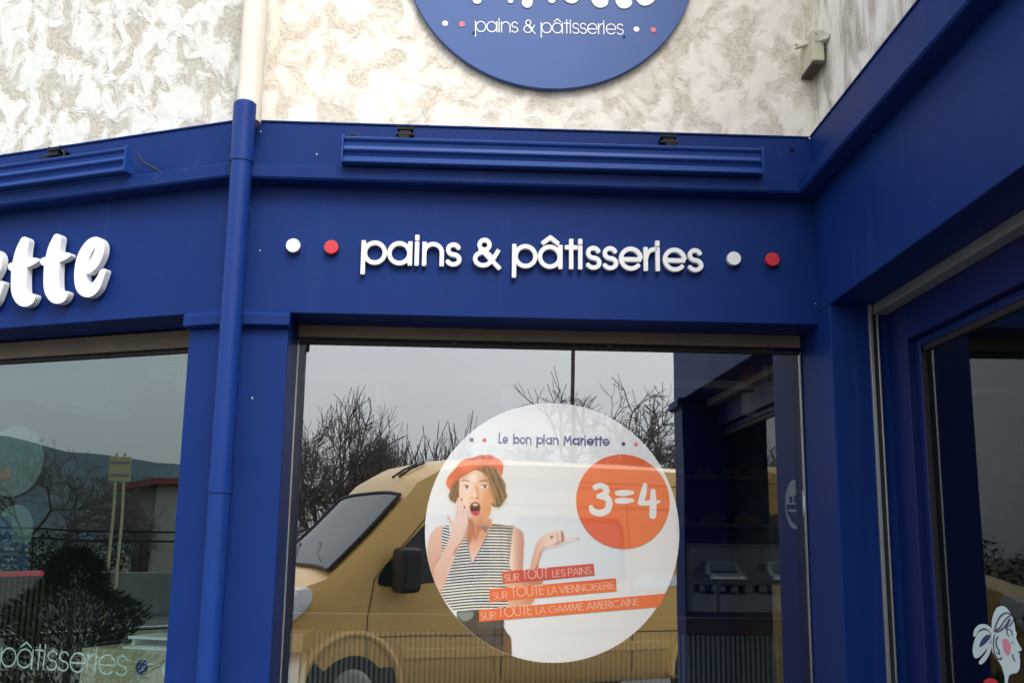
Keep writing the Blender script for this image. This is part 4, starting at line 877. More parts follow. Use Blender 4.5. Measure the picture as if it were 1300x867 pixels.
# left window: wooden chest and white cups shelf
IW = Fr(W1.p(0, -.7, 0)[:2], W1.u[:2])
a0_, zt_ = IW.hit(104, 822); a1_, _ = IW.hit(235, 822)
ch = thing('display_chest', 'pale wood display chest behind the left window', 'chest', IW.p((a0_+a1_)/2, 0, 0))
MB().fbox(IW, a0_, a1_+.25, -.45, 0, .02, zt_).build('body', 'chest_wood', ch, bevel=.004)
z2a = IW.hit(190, 818, -.1)[1]; z2b = IW.hit(190, 805, -.1)[1]; sx0 = IW.hit(166, 812, -.1)[0]; 
bx_ = thing('white_tray', 'low white two level tray standing on the wooden chest', 'tray', IW.p(sx0, -.2, z2a))
MB().fbox(IW, sx0, sx0+.35, -.3, -.05, zt_+.001, zt_+.012).build('lower_shelf', 'shade_white', bx_)
MB().fbox(IW, sx0, sx0+.35, -.3, -.08, z2b-.02, z2b-.008).build('upper_shelf', 'shade_white', bx_)
for q in (sx0+.01, sx0+.33): MB().fbox(IW, q, q+.01, -.28, -.1, zt_+.013, z2b-.021).build('side', 'shade_white', bx_)
# dark slatted screen
s0_, zt2 = IW.hit(58, 735); scn = thing('slatted_screen', 'dark brown slatted timber screen behind the left window', 'screen', IW.p(s0_-.4, 0, 0))
m_ = MB()
for k in range(26): m_.fbox(IW, s0_-.02-k*.034, s0_-.002-k*.034, -.03, 0, .03, zt2)
m_.build('slats', 'dark_slat', scn); MB().fbox(IW, s0_-.9, s0_, -.05, -.031, .03, zt2-.02).build('backing', 'shop_wall_dark', scn)
# ceiling lamps on tracks
def spot(loc, r, h, label, group=True):
    t = thing('ceiling_lamp', label, 'lamp', loc, 'white cylindrical lamps hanging from the shop ceiling' if group else None); x, y, z = loc
    MB().cone((x, y, z), (x, y, z+h), r, r, 28).build('shade', 'shade_white', t, smooth=True)
    MB().box(x+r*.9, x+r*.9+.014, y-.012, y+.012, z+h*.3, z+h+.06).build('arm', 'shade_white', t); MB().box(x-.05, x+r*.9+.03, y-.015, y+.015, z+h+.061, z+h+.08).build('mount', 'shade_white', t)
    return t
TY = 5.6; tz = YP(650, 484, TY)[2]
def lamp_at(x, y, Y, **k): q = YP(x, y, Y); return q
for (x, y, lab) in ((486, 516, 'white cylinder lamp nearest the left end of the ceiling track'), (645, 520, 'white cylinder lamp halfway along the ceiling track'), (952, 527, 'white cylinder lamp under the round amber lamp')):
    q = YP(x, y, TY); spot((float(q[0]), TY, float(q[2])), .042, .115, lab)
xk0 = YP(300, 480, TY)[0]; xk1 = YP(1040, 480, TY)[0]
tr = thing('ceiling_track', 'pale lighting track running across the shop ceiling', 'light track', (0, TY, tz)); MB().box(xk0, xk1, TY-.03, TY+.03, tz-.015, tz+.020).build('rail', 'shade_white', tr)
for xx in np.linspace(xk0+.3, xk1-.3, 4): MB().box(xx, xx+.02, TY-.01, TY+.01, tz+.021, 2.799).build('hanger', 'shade_white', tr)
q = YP(955, 476, 5.2)
am = thing('amber_lamp', 'round amber globe lamp inside the shop near the wing', 'lamp', (q[0], 5.2, q[2]))
bm = bmesh.new(); bmesh.ops.create_uvsphere(bm, u_segments=28, v_segments=16, radius=.056); me = bpy.data.meshes.new('globe'); bm.to_mesh(me); bm.free(); me.materials.append(MAT['amber_shade'])
me.polygons.foreach_set('use_smooth', [True]*len(me.polygons)); g_ = bpy.data.objects.new('globe', me); COL.objects.link(g_); g_.parent = am
MB().cone((q[0], 5.2, q[2]+.05), (q[0], 5.2, 2.799), .004, .004, 8).build('cord', 'black_rubber', am)
for (x, y, lab) in ((203, 480, 'pale lamp high behind the left window'), (236, 495, 'pale lamp beside the corner pilaster in the left window')):
    d_ = ray(x, y); t_ = 5.3/d_[1]; q = CAM+d_*t_; spot((float(q[0]), float(q[1]), float(q[2])), .05, .10, lab)
# ceiling cassette air conditioner
d_ = ray(70, 520); q = CAM+d_*(5.5/d_[1])
ac = thing('ceiling_air_conditioner', 'pale rounded air conditioning unit hanging behind the left window', 'air conditioner', (q[0], 5.5, q[2]))
P_ = zoomed(0, 420, 4.335)([(0, 120), (440, 140), (560, 165), (615, 220), (600, 350), (560, 430), (480, 465), (300, 430), (100, 365), (0, 358), (-200, 330), (-200, 120)])
IA = Fr(W1.p(0, -.9, 0)[:2], W1.u[:2])
fp = [IA.at(x, y, 0) for x, y in spline(P_, 4, True)]; bp_ = [tuple(np.array(p)-IA.n*.22) for p in fp]
mat('ac_plastic', (.42, .46, .45), .5); mat('ac_slot', (.16, .19, .19), .6)
MB().sweep(fp, bp_).build('casing', 'ac_plastic', ac)
for P in ([(190, 300), (540, 395), (545, 405), (195, 312)], [(140, 350), (500, 440), (498, 446), (140, 358)]): px_poly(IA, zoomed(0, 420, 4.335)(P), .004, 'ac_slot', ac, 'air_slot', step=.4)

# ================================================================== VAN (stands behind the photographer, mirrored in the window)
def build_van():
    t = thing('camper_van', 'ochre high roof camper van parked facing left, mirrored in the middle window', 'van')
    # roof line and stations
    prof_ = [(0.0, 1.04, .60, .78), (.06, 1.13, .50, .86), (.25, 1.24, .42, .95), (.50, 1.32, .36, .99), (.74, 1.41, .32, 1.0), (1.15, 1.78, .32, 1.0), (1.45, 2.08, .32, 1.0), (1.62, 2.28, .32, 1.0), (1.85, 2.41, .32, 1.0), (2.15, 2.48, .32, 1.0), (2.7, 2.51, .32, 1.0), (4.2, 2.53, .32, 1.0), (5.7, 2.51, .32, 1.0), (5.95, 2.46, .34, .99), (6.0, 2.3, .4, .97)]
    HW = 1.02; rings = []
    P2 = []
    for a, b in zip(prof_[:-1], prof_[1:]):
        for k in range(3): P2.append(tuple(a[i]+(b[i]-a[i])*k/3 for i in range(4)))
    P2.append(prof_[-1])
    for x, zt, zb, wf in P2:
        H = zt-zb; hw = HW*wf; top = hw-.11*min(1, max(0, (zt-1.2)/1.2)); r = min(.22, H*.3)
        belt = min(1.25, zt-.35*H) 
        ring = [(hw-.06, zb), (hw, zb+.08), (hw+.012, (zb+belt)/2), (hw, belt), (hw-(hw-top)*.5, belt+(zt-r-belt)*.55), (top, zt-r), (top-.05, zt-r*.35), (top-.18, zt-.04), (top*.5, zt+.0), (0, zt+.012)]
        full = [(x, y, z) for y, z in ring]+[(x, -y, z) for y, z in ring[-2::-1]]
        rings.append(full)
    n_ = len(rings[0]); m_ = MB(); m_.v = [p for R in rings for p in R]
    for j_ in range(len(rings)-1):
        for i in range(n_-1): m_.f.append((j_*n_+i, j_*n_+i+1, (j_+1)*n_+i+1, (j_+1)*n_+i))
        m_.f.append((j_*n_+n_-1, j_*n_, (j_+1)*n_, (j_+1)*n_+n_-1))
    m_.f.append(tuple(range(n_))); m_.f.append(tuple((len(rings)-1)*n_+i for i in range(n_)))
    body = m_.build('body', 'van_ochre', t, smooth=True)
    def side(P, o=.004, m='van_glass', name='side_window', depth=.02, sp=True, parent=t):
        # outline in (x, z) placed on the body side
        Q = spline(P, 5, True) if sp else P
        def yy(x, z):
            # body side offset
            for a, b in zip(P2[:-1], P2[1:]):
                if a[0] <= x <= b[0]: break
            k = (x-a[0])/(b[0]-a[0]+1e-9); zt, zb, wf = [a[i]+(b[i]-a[i])*k for i in (1, 2, 3)]
            H = zt-zb; hw = HW*wf; top = hw-.11*min(1, max(0, (zt-1.2)/1.2)); r = min(.22, H*.3); belt = min(1.25, zt-.35*H)
            ys = [hw-.06, hw, hw+.012, hw, hw-(hw-top)*.5, top, top-.05, top-.18]; zs = [zb, zb+.08, (zb+belt)/2, belt, belt+(zt-r-belt)*.55, zt-r, zt-r*.35, zt-.04]
            return float(np.interp(z, zs, ys))
        stq = .04; mm = march(polyfield(Q, stq), lambda x, z: (x, yy(x, z)+o, z), lambda x, z: (x, yy(x, z)-depth, z))
        ob = mm.build(name, m, parent, smooth=False); return ob
    side([(1.20, 1.36), (1.42, 1.60), (1.72, 1.88), (1.86, 1.93), (2.26, 1.93), (2.28, 1.36), (1.7, 1.30), (1.26, 1.28)], name='side_window')['label'] = 'dark front door window'
    cw = side([(2.61, 1.36), (2.61, 1.86), (2.68, 1.93), (3.81, 1.93), (3.88, 1.86), (3.88, 1.36), (3.81, 1.29), (2.68, 1.29)], .012, 'van_plastic', 'camper_window', sp=False)
    side([(2.66, 1.39), (2.66, 1.83), (2.72, 1.88), (3.77, 1.88), (3.83, 1.83), (3.83, 1.39), (3.77, 1.34), (2.72, 1.34)], .018, 'van_glass_pale', 'pane', sp=False, parent=cw)
    side([(3.98, 1.24), (4.55, 1.24), (4.55, 1.35), (3.98, 1.35)], .010, 'shade_white', 'fridge_vent', sp=False)
    def seam(P, wd=.012, name='panel_seam'):
        for a, b in zip(P[:-1], P[1:]):
            dx, dz = b[0]-a[0], b[1]-a[1]; L = math.hypot(dx, dz); nx_, nz_ = -dz/L*wd/2, dx/L*wd/2
            yield [(a[0]+nx_, a[1]+nz_), (b[0]+nx_, b[1]+nz_), (b[0]-nx_, b[1]-nz_), (a[0]-nx_, a[1]-nz_)]
    seams = [[(1.12, .50), (1.10, 1.0), (1.16, 1.34), (1.70, 1.92), (1.86, 1.98), (2.36, 1.98), (2.38, .50)], [(2.46, .42), (2.46, 2.22), (3.95, 2.24), (3.95, .42)], [(1.9, 2.28), (5.9, 2.30)], [(2.4, 2.04), (5.9, 2.04)], [(1.2, .82), (5.9, .80)], [(4.7, .42), (4.7, 2.2)]]
    mmb = MB()
    def ysurf(x, z):
        for a, b in zip(P2[:-1], P2[1:]):
            if a[0] <= x <= b[0]: break
        k = (x-a[0])/(b[0]-a[0]+1e-9); zt, zb, wf = [a[i]+(b[i]-a[i])*k for i in (1, 2, 3)]
        H = zt-zb; hw = HW*wf; top = hw-.11*min(1, max(0, (zt-1.2)/1.2)); r = min(.22, H*.3); belt = min(1.25, zt-.35*H)
        return float(np.interp(z, [zb, zb+.08, (zb+belt)/2, belt, belt+(zt-r-belt)*.55, zt-r, zt-r*.35, zt-.04], [hw-.06, hw, hw+.012, hw, hw-(hw-top)*.5, top, top-.05, top-.18]))
    for s_ in seams:
        for a, b in zip(s_[:-1], s_[1:]):
            L = math.hypot(b[0]-a[0], b[1]-a[1]); k_ = max(2, int(L/.08)); pts = [(a[0]+(b[0]-a[0])*i/k_, a[1]+(b[1]-a[1])*i/k_) for i in range(k_+1)]
            mmb.tube([(x, ysurf(x, z)+.001, z) for x, z in pts], .005, 6)
    mmb.build('panel_seams', 'van_plastic', t)
    # windscreen on sloping front
    ws = MB(); sx = [.76, .9, 1.05, 1.2, 1.34, 1.47]; cols_ = 9; rows = []
    for x in sx:
        zt = float(np.interp(x, [p[0] for p in P2], [p[1] for p in P2]))
        rows.append([(x-.010, yv*(.93-.13*(x-.76)), zt+.016-.035*(abs(yv)**4)) for yv in np.linspace(-1, 1, cols_)])
    ws.v = [p for R in rows for p in R]; ws.f = [(j_*cols_+i, j_*cols_+i+1, (j_+1)*cols_+i+1, (j_+1)*cols_+i) for j_ in range(len(rows)-1) for i in range(cols_-1)]
    ws.build('windscreen', 'van_glass', t, smooth=True)
    hl_ = side([(.08, .92), (.09, 1.04), (.18, 1.13), (.38, 1.22), (.56, 1.26), (.58, 1.14), (.44, .99), (.22, .89)], .03, 'headlamp', 'headlight', depth=.03)
    side([(.22, .97), (.22, 1.07), (.34, 1.12), (.42, 1.08), (.34, .98)], .034, 'van_glass', 'reflector', depth=.002, parent=hl_)
    fh = [(-.01, -.62, .84), (-.01, -.92, .84), (.02, -.93, 1.02), (.02, -.66, .98)]; MB().sweep(fh, [(x+.06, y, z) for x, y, z in fh]).build('headlight', 'headlamp', t)
    edge = rows[0]+[r_[-1] for r_ in rows[1:]]+rows[-1][::-1][1:]+[r_[0] for r_ in rows[::-1][1:]]
    MB().tube([(p[0], p[1], p[2]+.004) for p in edge], .016, 6).build('windscreen_seal', 'van_plastic', t)
    for ya_ in (.62, -.05): MB().tube([(.80, ya_, 1.47), (.86, ya_-.30, 1.54), (.98, ya_-.62, 1.66)], .011, 6).build('wiper', 'van_plastic', t)
    for ya_ in (.30, .46): MB().tube([(1.60, ya_, 2.275), (1.72, ya_, 2.36), (1.86, ya_, 2.43)], .012, 6).build('roof_light_lead', 'van_plastic', t)
    for sgn_ in (1, -1):
        m2 = MB(); m2.box(1.30, 1.50, sgn_*1.06-.02, sgn_*1.06+.24*sgn_+.02, 1.22, 1.62); m2.build('mirror', 'van_plastic', t, bevel=.05, seg=3)
        m3 = MB(); m3.box(1.40, 1.48, min(sgn_*.98, sgn_*1.08), max(sgn_*.98, sgn_*1.08), 1.28, 1.36); m3.build('mirror_arm', 'van_plastic', t)
    MB().box(-.06, .45, -.97, .97, .30, .62).build('bumper', 'van_plastic', t, bevel=.08, seg=4)
    MB().box(-.03, .05, -.45, .45, .66, .86).build('grille', 'van_plastic', t, bevel=.02)
    for xw in (.98, 4.9):
        ar = MB(); pts = [(xw+.44*math.cos(a), .36+.47*math.sin(a)) for a in np.linspace(0, PI, 19)]
        for sgn_ in (1, -1):
            ar.sweep([(x, sgn_*1.025, z) for x, z in pts]+[], [(x, sgn_*.9, z) for x, z in pts])
        ar.build('wheel_arch', 'van_plastic', t)
        fl = MB(); 
        for sgn_ in (1, -1): fl.tube([(xw+.47*math.cos(a), sgn_*1.022, .36+.50*math.sin(a)) for a in np.linspace(0, PI, 19)], .035, 8)
        fl.build('wheel_arch_lip', 'van_ochre', t, smooth=True)
        for sgn_ in (1, -1):
            w_ = MB(); w_.cone((xw, sgn_*.82, .35), (xw, sgn_*1.035, .35), .35, .34, 36); wh = w_.build('wheel', 'tyre', t, bevel=.03)
            r_ = MB(); r_.cone((xw, sgn_*1.036, .35), (xw, sgn_*1.046, .35), .21, .17, 30); r_.build('rim', 'wheel_metal', wh, bevel=.006)
    MB().box(2.14, 2.30, 1.005, 1.045, 1.12, 1.155).build('door_handle', 'van_plastic', t, bevel=.01)
    for z_ in (.62,): MB().box(1.45, 4.4, 1.012, 1.04, z_, z_+.09).build('side_rubbing_strip', 'van_ochre', t, bevel=.008)
    for sgn_ in (1, -1): MB().box(5.99, 6.02, min(sgn_*.82, sgn_*.96), max(sgn_*.82, sgn_*.96), .9, 1.5).build('tail_light', 'red_disc', t)
    return t
van = build_van()
VA = math.radians(25)
d_ = ray(470, 697); Pm = CAM+d_*(9.8/d_[1]); Pr = W2.mirror(Pm, GO)
dirv = np.array([math.cos(VA), -math.sin(VA), 0]); nv = np.array([math.sin(VA), math.cos(VA), 0])
org = np.array([Pr[0], Pr[1], 0])-dirv*1.11-nv*1.02
van.location = (org[0], org[1], .012); van.rotation_euler = (0, 0, -VA)

# ================================================================== TREES beyond the car park
def prisms(segs, n):
    A_ = np.array([q[0] for q in segs]); B_ = np.array([q[1] for q in segs]); r0 = np.array([q[2] for q in segs])[:, None]; r1 = np.array([q[3] for q in segs])[:, None]
    d = B_-A_; d /= np.linalg.norm(d, axis=1)[:, None]; h = np.where(np.abs(d[:, 2:3]) < .9, np.array([[0, 0, 1.]]), np.array([[1., 0, 0]]))
    a = np.cross(d, h); a /= np.linalg.norm(a, axis=1)[:, None]; b = np.cross(d, a); V = []
    for k in range(n): V.append(A_+(a*math.cos(2*PI*k/n)+b*math.sin(2*PI*k/n))*r0)
    for k in range(n): V.append(B_+(a*math.cos(2*PI*k/n)+b*math.sin(2*PI*k/n))*r1)
    V = np.stack(V, 1).reshape(-1, 3); base = np.arange(len(segs))*2*n
    F_ = np.concatenate([np.stack([base+k, base+(k+1) % n, base+n+(k+1) % n, base+n+k], 1) for k in range(n)])
    m = MB(); m.v = V.tolist(); m.f = F_.tolist(); return m
def bare_tree(x, y, H, spread, seed, label, name='bare_tree', levels=7, fan=False, zb=-.15, rmin=.0055, cap=8500, half=None):
    R = random.Random(seed); t = thing(name, label, 'tree', (x, y, zb), 'bare winter trees behind the van')
    thick, thin = [], []; queue = []
    def branch(p, d, L, r, lev):
        steps = 3
        q = p
        for s in range(steps):
            d = d+np.array([R.uniform(-1, 1), R.uniform(-1, 1), R.uniform(-.8, .8)])*.20; d = d/np.sqrt(d@d)
            q2 = q+d*L/steps
            (thick if lev < 2 else thin).append((q, q2, max(r*(1-.2*s/steps), rmin), max(r*(1-.2*(s+1)/steps), rmin)))
            if lev >= 1 and lev < levels and R.random() < .8: side_(q2, d, L*R.uniform(.5, .8), r*.5, lev+1)
            q = q2
        if lev < levels:
            for k in range(R.choice((2, 2, 3))): side_(q, d, L*R.uniform(.62, .86), r*.64, lev+1)
    def side_(p, d, L, r, lev):
        a = np.cross(d, [R.uniform(-1, 1), R.uniform(-1, 1), R.uniform(-1, 1)]); a = a/max(np.sqrt(a@a), 1e-6)
        e = d+a*R.uniform(.4, .9)*1.25*spread; e[2] += .0; queue.append((p, e/np.sqrt(e@e), L, r, lev))
    if fan:
        for k in range(8):
            a = 2*PI*k/8+R.random(); v = np.array([math.cos(a)*.45*spread, math.sin(a)*.45*spread, 1.]); queue.append((np.array([x, y, zb]), v/np.sqrt(v@v), H*.32, .045, 1))
    else: queue.append((np.array([x, y, zb]), np.array([0, 0, 1.]), H*.25, H*.016, 0))
    i = 0
    while i < len(queue) and len(thin) < cap: branch(*queue[i]); i += 1      # breadth first, so the crown fills evenly
    zs = sorted(q[1][2] for q in thin); zt = zs[-1]-zb; ks = H/zt; c0 = np.array([x, y, zb])
    rr_ = sorted(math.hypot(q[1][0]-x, q[1][1]-y) for q in thin)[int(len(thin)*.97)]; kh = (half/rr_) if half else ks; K3 = np.array([kh, kh, ks])
    thick = [(c0+(a-c0)*K3, c0+(b-c0)*K3, p_, q_) for a, b, p_, q_ in thick]; thin = [(c0+(a-c0)*K3, c0+(b-c0)*K3, p_, q_) for a, b, p_, q_ in thin]
    prisms(thick, 7).build('trunk', 'bark', t, smooth=True); prisms(thin, 3).build('crown', 'twig', t)
    return t
specs = [(398, 27, 503, 48, 'dense bare tree at the left edge of the middle window reflection', False), (432, 29, 498, 45, 'dense bare tree just left of the van nose in reflection', False), (470, 26, 545, 40, 'low bare tree over the van windscreen in reflection', False),
         (492, 32, 540, 26, 'thin bare tree between the left clump and the shrub', False), (556, 28, 520, 36, 'fan shaped bare shrub over the van roof in reflection', True), (608, 33, 548, 38, 'bare shrub just left of the round poster top', True),
         (778, 27, 472, 75, 'spreading bare tree right of the lamp post in reflection', False), (838, 30, 478, 50, 'bare tree at the right edge of the reflected sky', False), (690, 36, 556, 45, 'small bare tree behind the round poster', True), (372, 25, 520, 45, 'bare tree hidden partly by the corner pilaster reflection', False)]
for i, (px, D, yt, hw_, lab, fan) in enumerate(specs):
    q = seen(px, D, W2); bare_tree(q[0], q[1], 1.78+(697-yt)/1355*D, 1.0, 30+i, lab, fan=fan, half=hw_*2.1/1355*D)
# hedge mass under the trees
def leafy(x0_, x1_, y, h, dpt, cnt_, mb):
    for _ in range(cnt_):
        x = random.uniform(x0_, x1_); yy = y+random.uniform(-dpt, dpt); z = random.uniform(0, 1)**.8*h*(.8+.2*math.sin(x*1.7)+.15*math.sin(x*5.1)); s = random.uniform(.05, .14)
        a = [random.uniform(-1, 1) for _ in range(6)]; mb.add([(x, yy, z), (x+a[0]*s, yy+a[1]*s, z+abs(a[2])*s), (x+a[3]*s, yy+a[4]*s, z+a[5]*s)], [(0, 1, 2)])
hg = MB(); leafy(-24, 26, -24, 2.3, .9, 26000, hg); tag(hg.build('hedge', 'conifer'), 'long dark hedge at the far side of the parking area', 'hedge')
# lamp post
q = seen(728, 20, W2); lp = thing('lamp_post', 'tall thin rust brown lamp post behind the van', 'lamp post', (q[0], q[1], -.14))
MB().cone((q[0], q[1], -.14), (q[0], q[1], 7.6), .045, .032, 16).build('pole', 'rust_brown', lp, smooth=True); MB().cone((q[0], q[1], -.14), (q[0], q[1], .3), .075, .06, 16).build('base', 'rust_brown', lp)
MB().box(q[0]-.1, q[0]+.5, q[1]-.1, q[1]+.1, 7.6, 7.72).build('lantern', 'galv', lp, bevel=.03)

# ================================================================== seen in left window
def gpos(px, D): return seen(px, D, W1)
q = gpos(144, 23.5); rs_ = thing('road_sign', 'pale rectangular road sign seen from behind on two posts', 'sign', (q[0], q[1], 0))
q2_ = gpos(151, 23.5); dv = (q2_-q); dv[2] = 0; dv /= np.linalg.norm(dv); nvv = np.array([dv[1], -dv[0], 0])
ztop = 1.6+(690-580)/1355*23.5; zbt = 1.6+(690-611)/1355*23.5; FS = Fr(q[:2], dv[:2]); sg = 1
MB().fbox(FS, -.24, .24, -.01, .01, zbt, ztop).build('panel', 'sign_back', rs_, bevel=.004)
for z in (zbt+.12, ztop-.14): MB().fbox(FS, -.2, .2, .011, .03, z, z+.04).build('rail', 'galv', rs_); MB().fbox(FS, -.2, .2, -.03, -.011, z, z+.04).build('rail', 'galv', rs_)
for s in (-.1, .08): MB().cone(FS.p(s, .03, 0), FS.p(s, .03, ztop+.08), .028, .028, 10).build('post', 'sign_back', rs_, smooth=True)
# house
q = gpos(192, 44); q2_ = gpos(238, 44); dv = q2_-q; dv[2] = 0; LH_ = np.linalg.norm(dv); dv /= LH_
FH = Fr(q[:2], dv[:2]); ez = 1.6+(690-614)/1355*44
if (FH.n@(CAM-FH.O)) < 0: FH.n = -FH.n
hs = thing('white_house', 'low white house with red roof edge and brown door across the road', 'house', (q[0], q[1], 0))
MB().fbox(FH, 0, 6.5, -5, 0, 0, ez).build('wall', 'house_wall', hs)
MB().sweep([FH.p(-1.6, .5, ez-.35), FH.p(0, .5, ez+.02), FH.p(6.8, .5, ez+.02), FH.p(6.8, .5, ez+.28), FH.p(0, .5, ez+.28), FH.p(-1.7, .5, ez-.15)], [FH.p(-1.6, -5.4, ez-.35), FH.p(0, -5.4, ez+.02), FH.p(6.8, -5.4, ez+.02), FH.p(6.8, -5.4, ez+.28), FH.p(0, -5.4, ez+.28), FH.p(-1.7, -5.4, ez-.15)]).build('roof', 'roof_red', hs)
MB().fbox(FH, -1.1, -.001, -4.9, -.5, 0, ez-.1).build('porch_wall', 'house_wall', hs); MB().fbox(FH, -.95, -.25, -.499, -.45, 0.02, 2.3).build('door', 'house_door', hs)
wd = MB().fbox(FH, 2.2, 3.4, .001, .03, 1.2, 2.4).build('window', 'shade_white', hs); MB().fbox(FH, 2.28, 3.32, .031, .035, 1.28, 2.32).build('pane', 'van_glass', wd)
# retaining wall and guard rail
qa = gpos(-260, 25.5); qb = gpos(330, 29); dv = qb-qa; dv[2] = 0; LL = np.linalg.norm(dv); FW = Fr(qa[:2], (dv/LL)[:2])
tag(MB().fbox(FW, -10, LL+10, -.2, 0, -.1, .95).build('low_wall', 'concrete', bevel=.02), 'low grey concrete wall beyond the road', 'wall')
gr = thing('guard_rail', 'dark horizontal guard rail above the low wall', 'railing', FW.p(0, -.1, .95))
for z in (1.72, 1.95): MB().fbox(FW, -10, LL+10, -.12, -.08, z, z+.05).build('rail', 'black_plastic', gr)
s = -10.
while s < LL+10: MB().fbox(FW, s, s+.05, -.12, -.08, .951, 1.72).build('post', 'black_plastic', gr); s += 2.5
# trees and hedge behind
for i, (px, D, H, lab) in enumerate(((30, 36, 5.2, 'dark bare tree left of the road sign'), (75, 38, 5.0, 'wide bare tree beside the road sign'), (110, 41, 4.6, 'thin bare tree close left of the road sign'), (175, 60, 6.0, 'bare tree crown above the white house'))):
    q = gpos(px, D); bare_tree(q[0], q[1], H, 1.1, 60+i, lab)
hg2 = MB()
qa = gpos(-200, 33); qb = gpos(160, 33)
for _ in range(9000):
    k = random.random(); b = qa+(qb-qa)*k; x = b[0]+random.uniform(-.7, .7); y = b[1]+random.uniform(-.7, .7); z = random.random()**.8*1.9*(.85+.2*math.sin(k*40)); s = random.uniform(.06, .16); a = [random.uniform(-1, 1) for _ in range(6)]
    hg2.add([(x, y, z), (x+a[0]*s, y+a[1]*s, z+abs(a[2])*s), (x+a[3]*s, y+a[4]*s, z+a[5]*s)], [(0, 1, 2)])
tag(hg2.build('hedge', 'conifer'), 'dark hedge behind the guard rail', 'hedge')
# conifer bush near the shop
q = gpos(98, 9.5); bu = thing('conifer_bush', 'dark bushy conifer growing near the left window', 'bush', (q[0], q[1], 0)); lf = MB()
for _ in range(11000):
    h = random.random()**.8*1.55; r = .62*math.sin(min(PI, PI*(.18+.82*h/1.6)))*random.uniform(.5, 1.06)*(1+.22*math.sin(h*14)); a = random.uniform(0, 2*PI); c = np.array([q[0]+r*math.cos(a), q[1]+r*math.sin(a), h+.02])
    d_ = np.array([math.cos(a), math.sin(a), random.uniform(.2, 1.2)]); d_ /= np.linalg.norm(d_); e = np.cross(d_, [random.uniform(-1, 1) for _ in range(3)]); e /= np.linalg.norm(e); s = random.uniform(.03, .075)
    lf.add([c-e*s*.18, c+e*s*.18, c+d_*s], [(0, 1, 2)])
lf.build('foliage', 'conifer', bu); MB().cone((q[0], q[1], 0), (q[0], q[1], 1.2), .05, .02, 8).build('stem', 'bark', bu)

# ================================================================== parked cars behind the shop (seen through the rear window)
def car(loc, rz, m, label):
    t = thing('parked_car', label, 'car', (0, 0, 0), 'cars parked behind the shop')
    pr = [(-2.1, .35), (-2.15, .62), (-2.05, .82), (-1.35, .95), (-.75, 1.40), (.55, 1.44), (1.35, 1.05), (2.0, .95), (2.1, .6), (2.05, .32)]
    MB().sweep([(x, -.82 if z < 1 else -.66, z) for x, z in pr], [(x, .82 if z < 1 else .66, z) for x, z in pr]).build('body', m, t, bevel=.06, seg=3, local=True)
    for s in (-1, 1):
        MB().sweep([(-1.15, s*.80, 1.0), (-.7, s*.68, 1.34), (.5, s*.68, 1.37), (1.1, s*.8, 1.03)], [(-1.15, s*.75, 1.0), (-.7, s*.62, 1.34), (.5, s*.62, 1.37), (1.1, s*.75, 1.03)]).build('side_window', 'van_glass', t, local=True)
        MB().cone((-2.155, s*.58, .70), (-2.10, s*.58, .70), .09, .10, 14).build('headlight', 'headlamp', t, local=True)
        for xx in (-1.35, 1.3): MB().cone((xx, s*.66, .31), (xx, s*.84, .31), .31, .31, 20).build('wheel', 'tyre', t, local=True)
    MB().sweep([(-1.42, -.6, .99), (-1.42, .6, .99), (-.86, .55, 1.36), (-.86, -.55, 1.36)], [(-1.36, -.6, .95), (-1.36, .6, .95), (-.8, .55, 1.32), (-.8, -.55, 1.32)]).build('windscreen', 'van_glass', t, local=True)
    t.location = loc; t.rotation_euler = (0, 0, rz); return t
for i, (x, m_, lab) in enumerate(((10.8, 'car_grey', 'dark grey car parked leftmost behind the shop'), (13.6, 'car_silver', 'silver car parked rightmost behind the shop'))):
    car((x, 50., -.13), PI/2, m_, lab)
tag(MB().box(-20, 40, 62, 62.3, -.13, 7).build('boundary_wall', 'shop_wall_dark'), 'tall dark wall behind the parked cars', 'wall')

# ================================================================== LIGHT
wd_ = bpy.data.worlds.new('World'); S.world = wd_; wd_.use_nodes = True; nt = wd_.node_tree; N = nt.nodes.new; K = nt.links.new
bg = nt.nodes['Background']; sky = N('ShaderNodeTexSky'); sky.sky_type = 'NISHITA'; sky.sun_disc = False
SE, SA = math.radians(48), math.radians(162)
sky.sun_elevation = SE; sky.sun_rotation = SA; sky.dust_density = 3; sky.ozone_density = 1; sky.air_density = 1.2
hsv = N('ShaderNodeHueSaturation'); hsv.inputs['Saturation'].default_value = .25; K(sky.outputs[0], hsv.inputs['Color'])
mx = N('ShaderNodeMixRGB'); mx.inputs['Fac'].default_value = .62; mx.inputs['Color2'].default_value = (7.6, 8.0, 8.6, 1); K(hsv.outputs[0], mx.inputs['Color1'])
tc = N('ShaderNodeTexCoord'); cn = N('ShaderNodeTexNoise'); cn.inputs['Scale'].default_value = 2.2; cn.inputs['Detail'].default_value = 5; K(tc.outputs['Generated'], cn.inputs['Vector'])
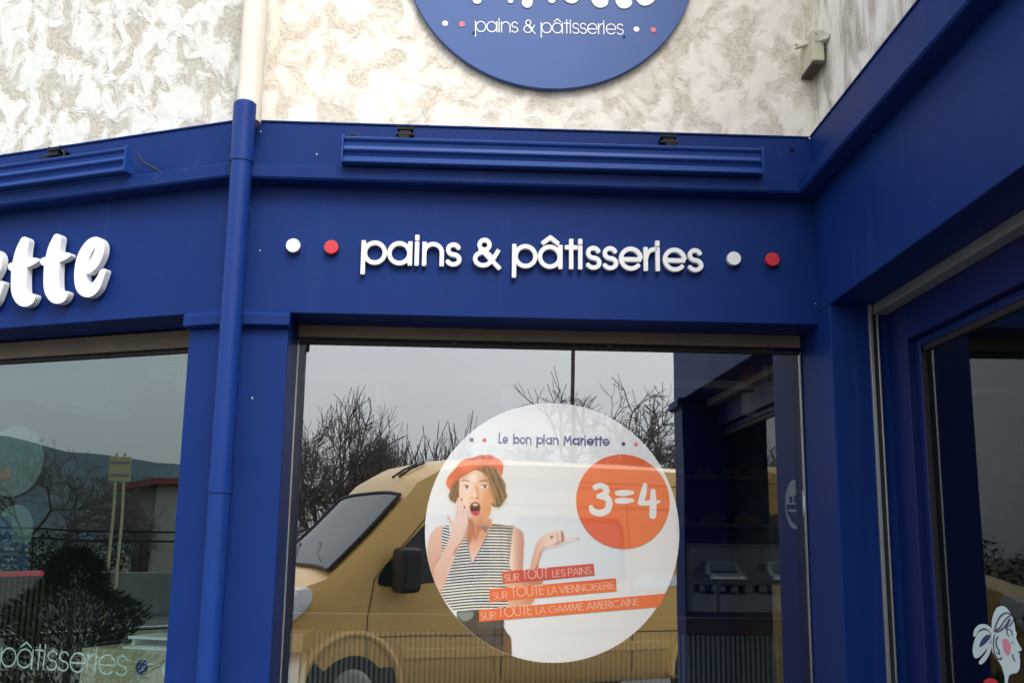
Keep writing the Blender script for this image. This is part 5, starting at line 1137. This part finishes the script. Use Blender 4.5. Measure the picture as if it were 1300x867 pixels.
cr = N('ShaderNodeMapRange'); cr.inputs['To Min'].default_value = .82; cr.inputs['To Max'].default_value = 1.18; K(cn.outputs['Fac'], cr.inputs['Value'])
# overcast skies brighten towards the zenith
sp_ = N('ShaderNodeSeparateXYZ'); K(tc.outputs['Generated'], sp_.inputs[0])
zr = N('ShaderNodeMapRange'); zr.inputs['From Min'].default_value = 0; zr.inputs['From Max'].default_value = .6; zr.inputs['To Min'].default_value = .72; zr.inputs['To Max'].default_value = 1.5; K(sp_.outputs['Z'], zr.inputs['Value'])
ml = N('ShaderNodeMath'); ml.operation = 'MULTIPLY'; K(cr.outputs[0], ml.inputs[0]); K(zr.outputs[0], ml.inputs[1])
vm = N('ShaderNodeVectorMath'); vm.operation = 'SCALE'; K(mx.outputs[0], vm.inputs[0]); K(ml.outputs[0], vm.inputs['Scale'])
K(vm.outputs[0], bg.inputs['Color']); bg.inputs['Strength'].default_value = .10
sl_ = bpy.data.lights.new('sun', 'SUN'); sl_.energy = 1.1; sl_.angle = math.radians(25); sl_.color = (1, .95, .88)
so_ = bpy.data.objects.new('sun', sl_); COL.objects.link(so_)
sd = Vector((math.sin(SA)*math.cos(SE), math.cos(SA)*math.cos(SE), math.sin(SE))); so_.rotation_euler = sd.to_track_quat('Z', 'Y').to_euler()

cam = bpy.data.cameras.new('camera'); co = bpy.data.objects.new('camera', cam); COL.objects.link(co)
cam.lens = 36*FPX/1300; cam.sensor_width = 36; cam.sensor_fit = 'HORIZONTAL'; cam.clip_end = 4000; cam.clip_start = .05
from mathutils import Matrix
M = Matrix(((_R[0], _U[0], -_F[0], 0), (_R[1], _U[1], -_F[1], 0), (_R[2], _U[2], -_F[2], CAM[2]), (0, 0, 0, 1))); co.matrix_world = M
S.camera = co
S.render.engine = 'CYCLES'; S.cycles.transparent_max_bounces = 16; S.cycles.max_bounces = 8; S.cycles.glossy_bounces = 5; S.cycles.diffuse_bounces = 4
S.cycles.caustics_reflective = False; S.cycles.caustics_refractive = False; S.cycles.sample_clamp_indirect = 6
S.view_settings.view_transform = 'Standard'; S.view_settings.look = 'None'; S.view_settings.exposure = .95; S.view_settings.gamma = 1
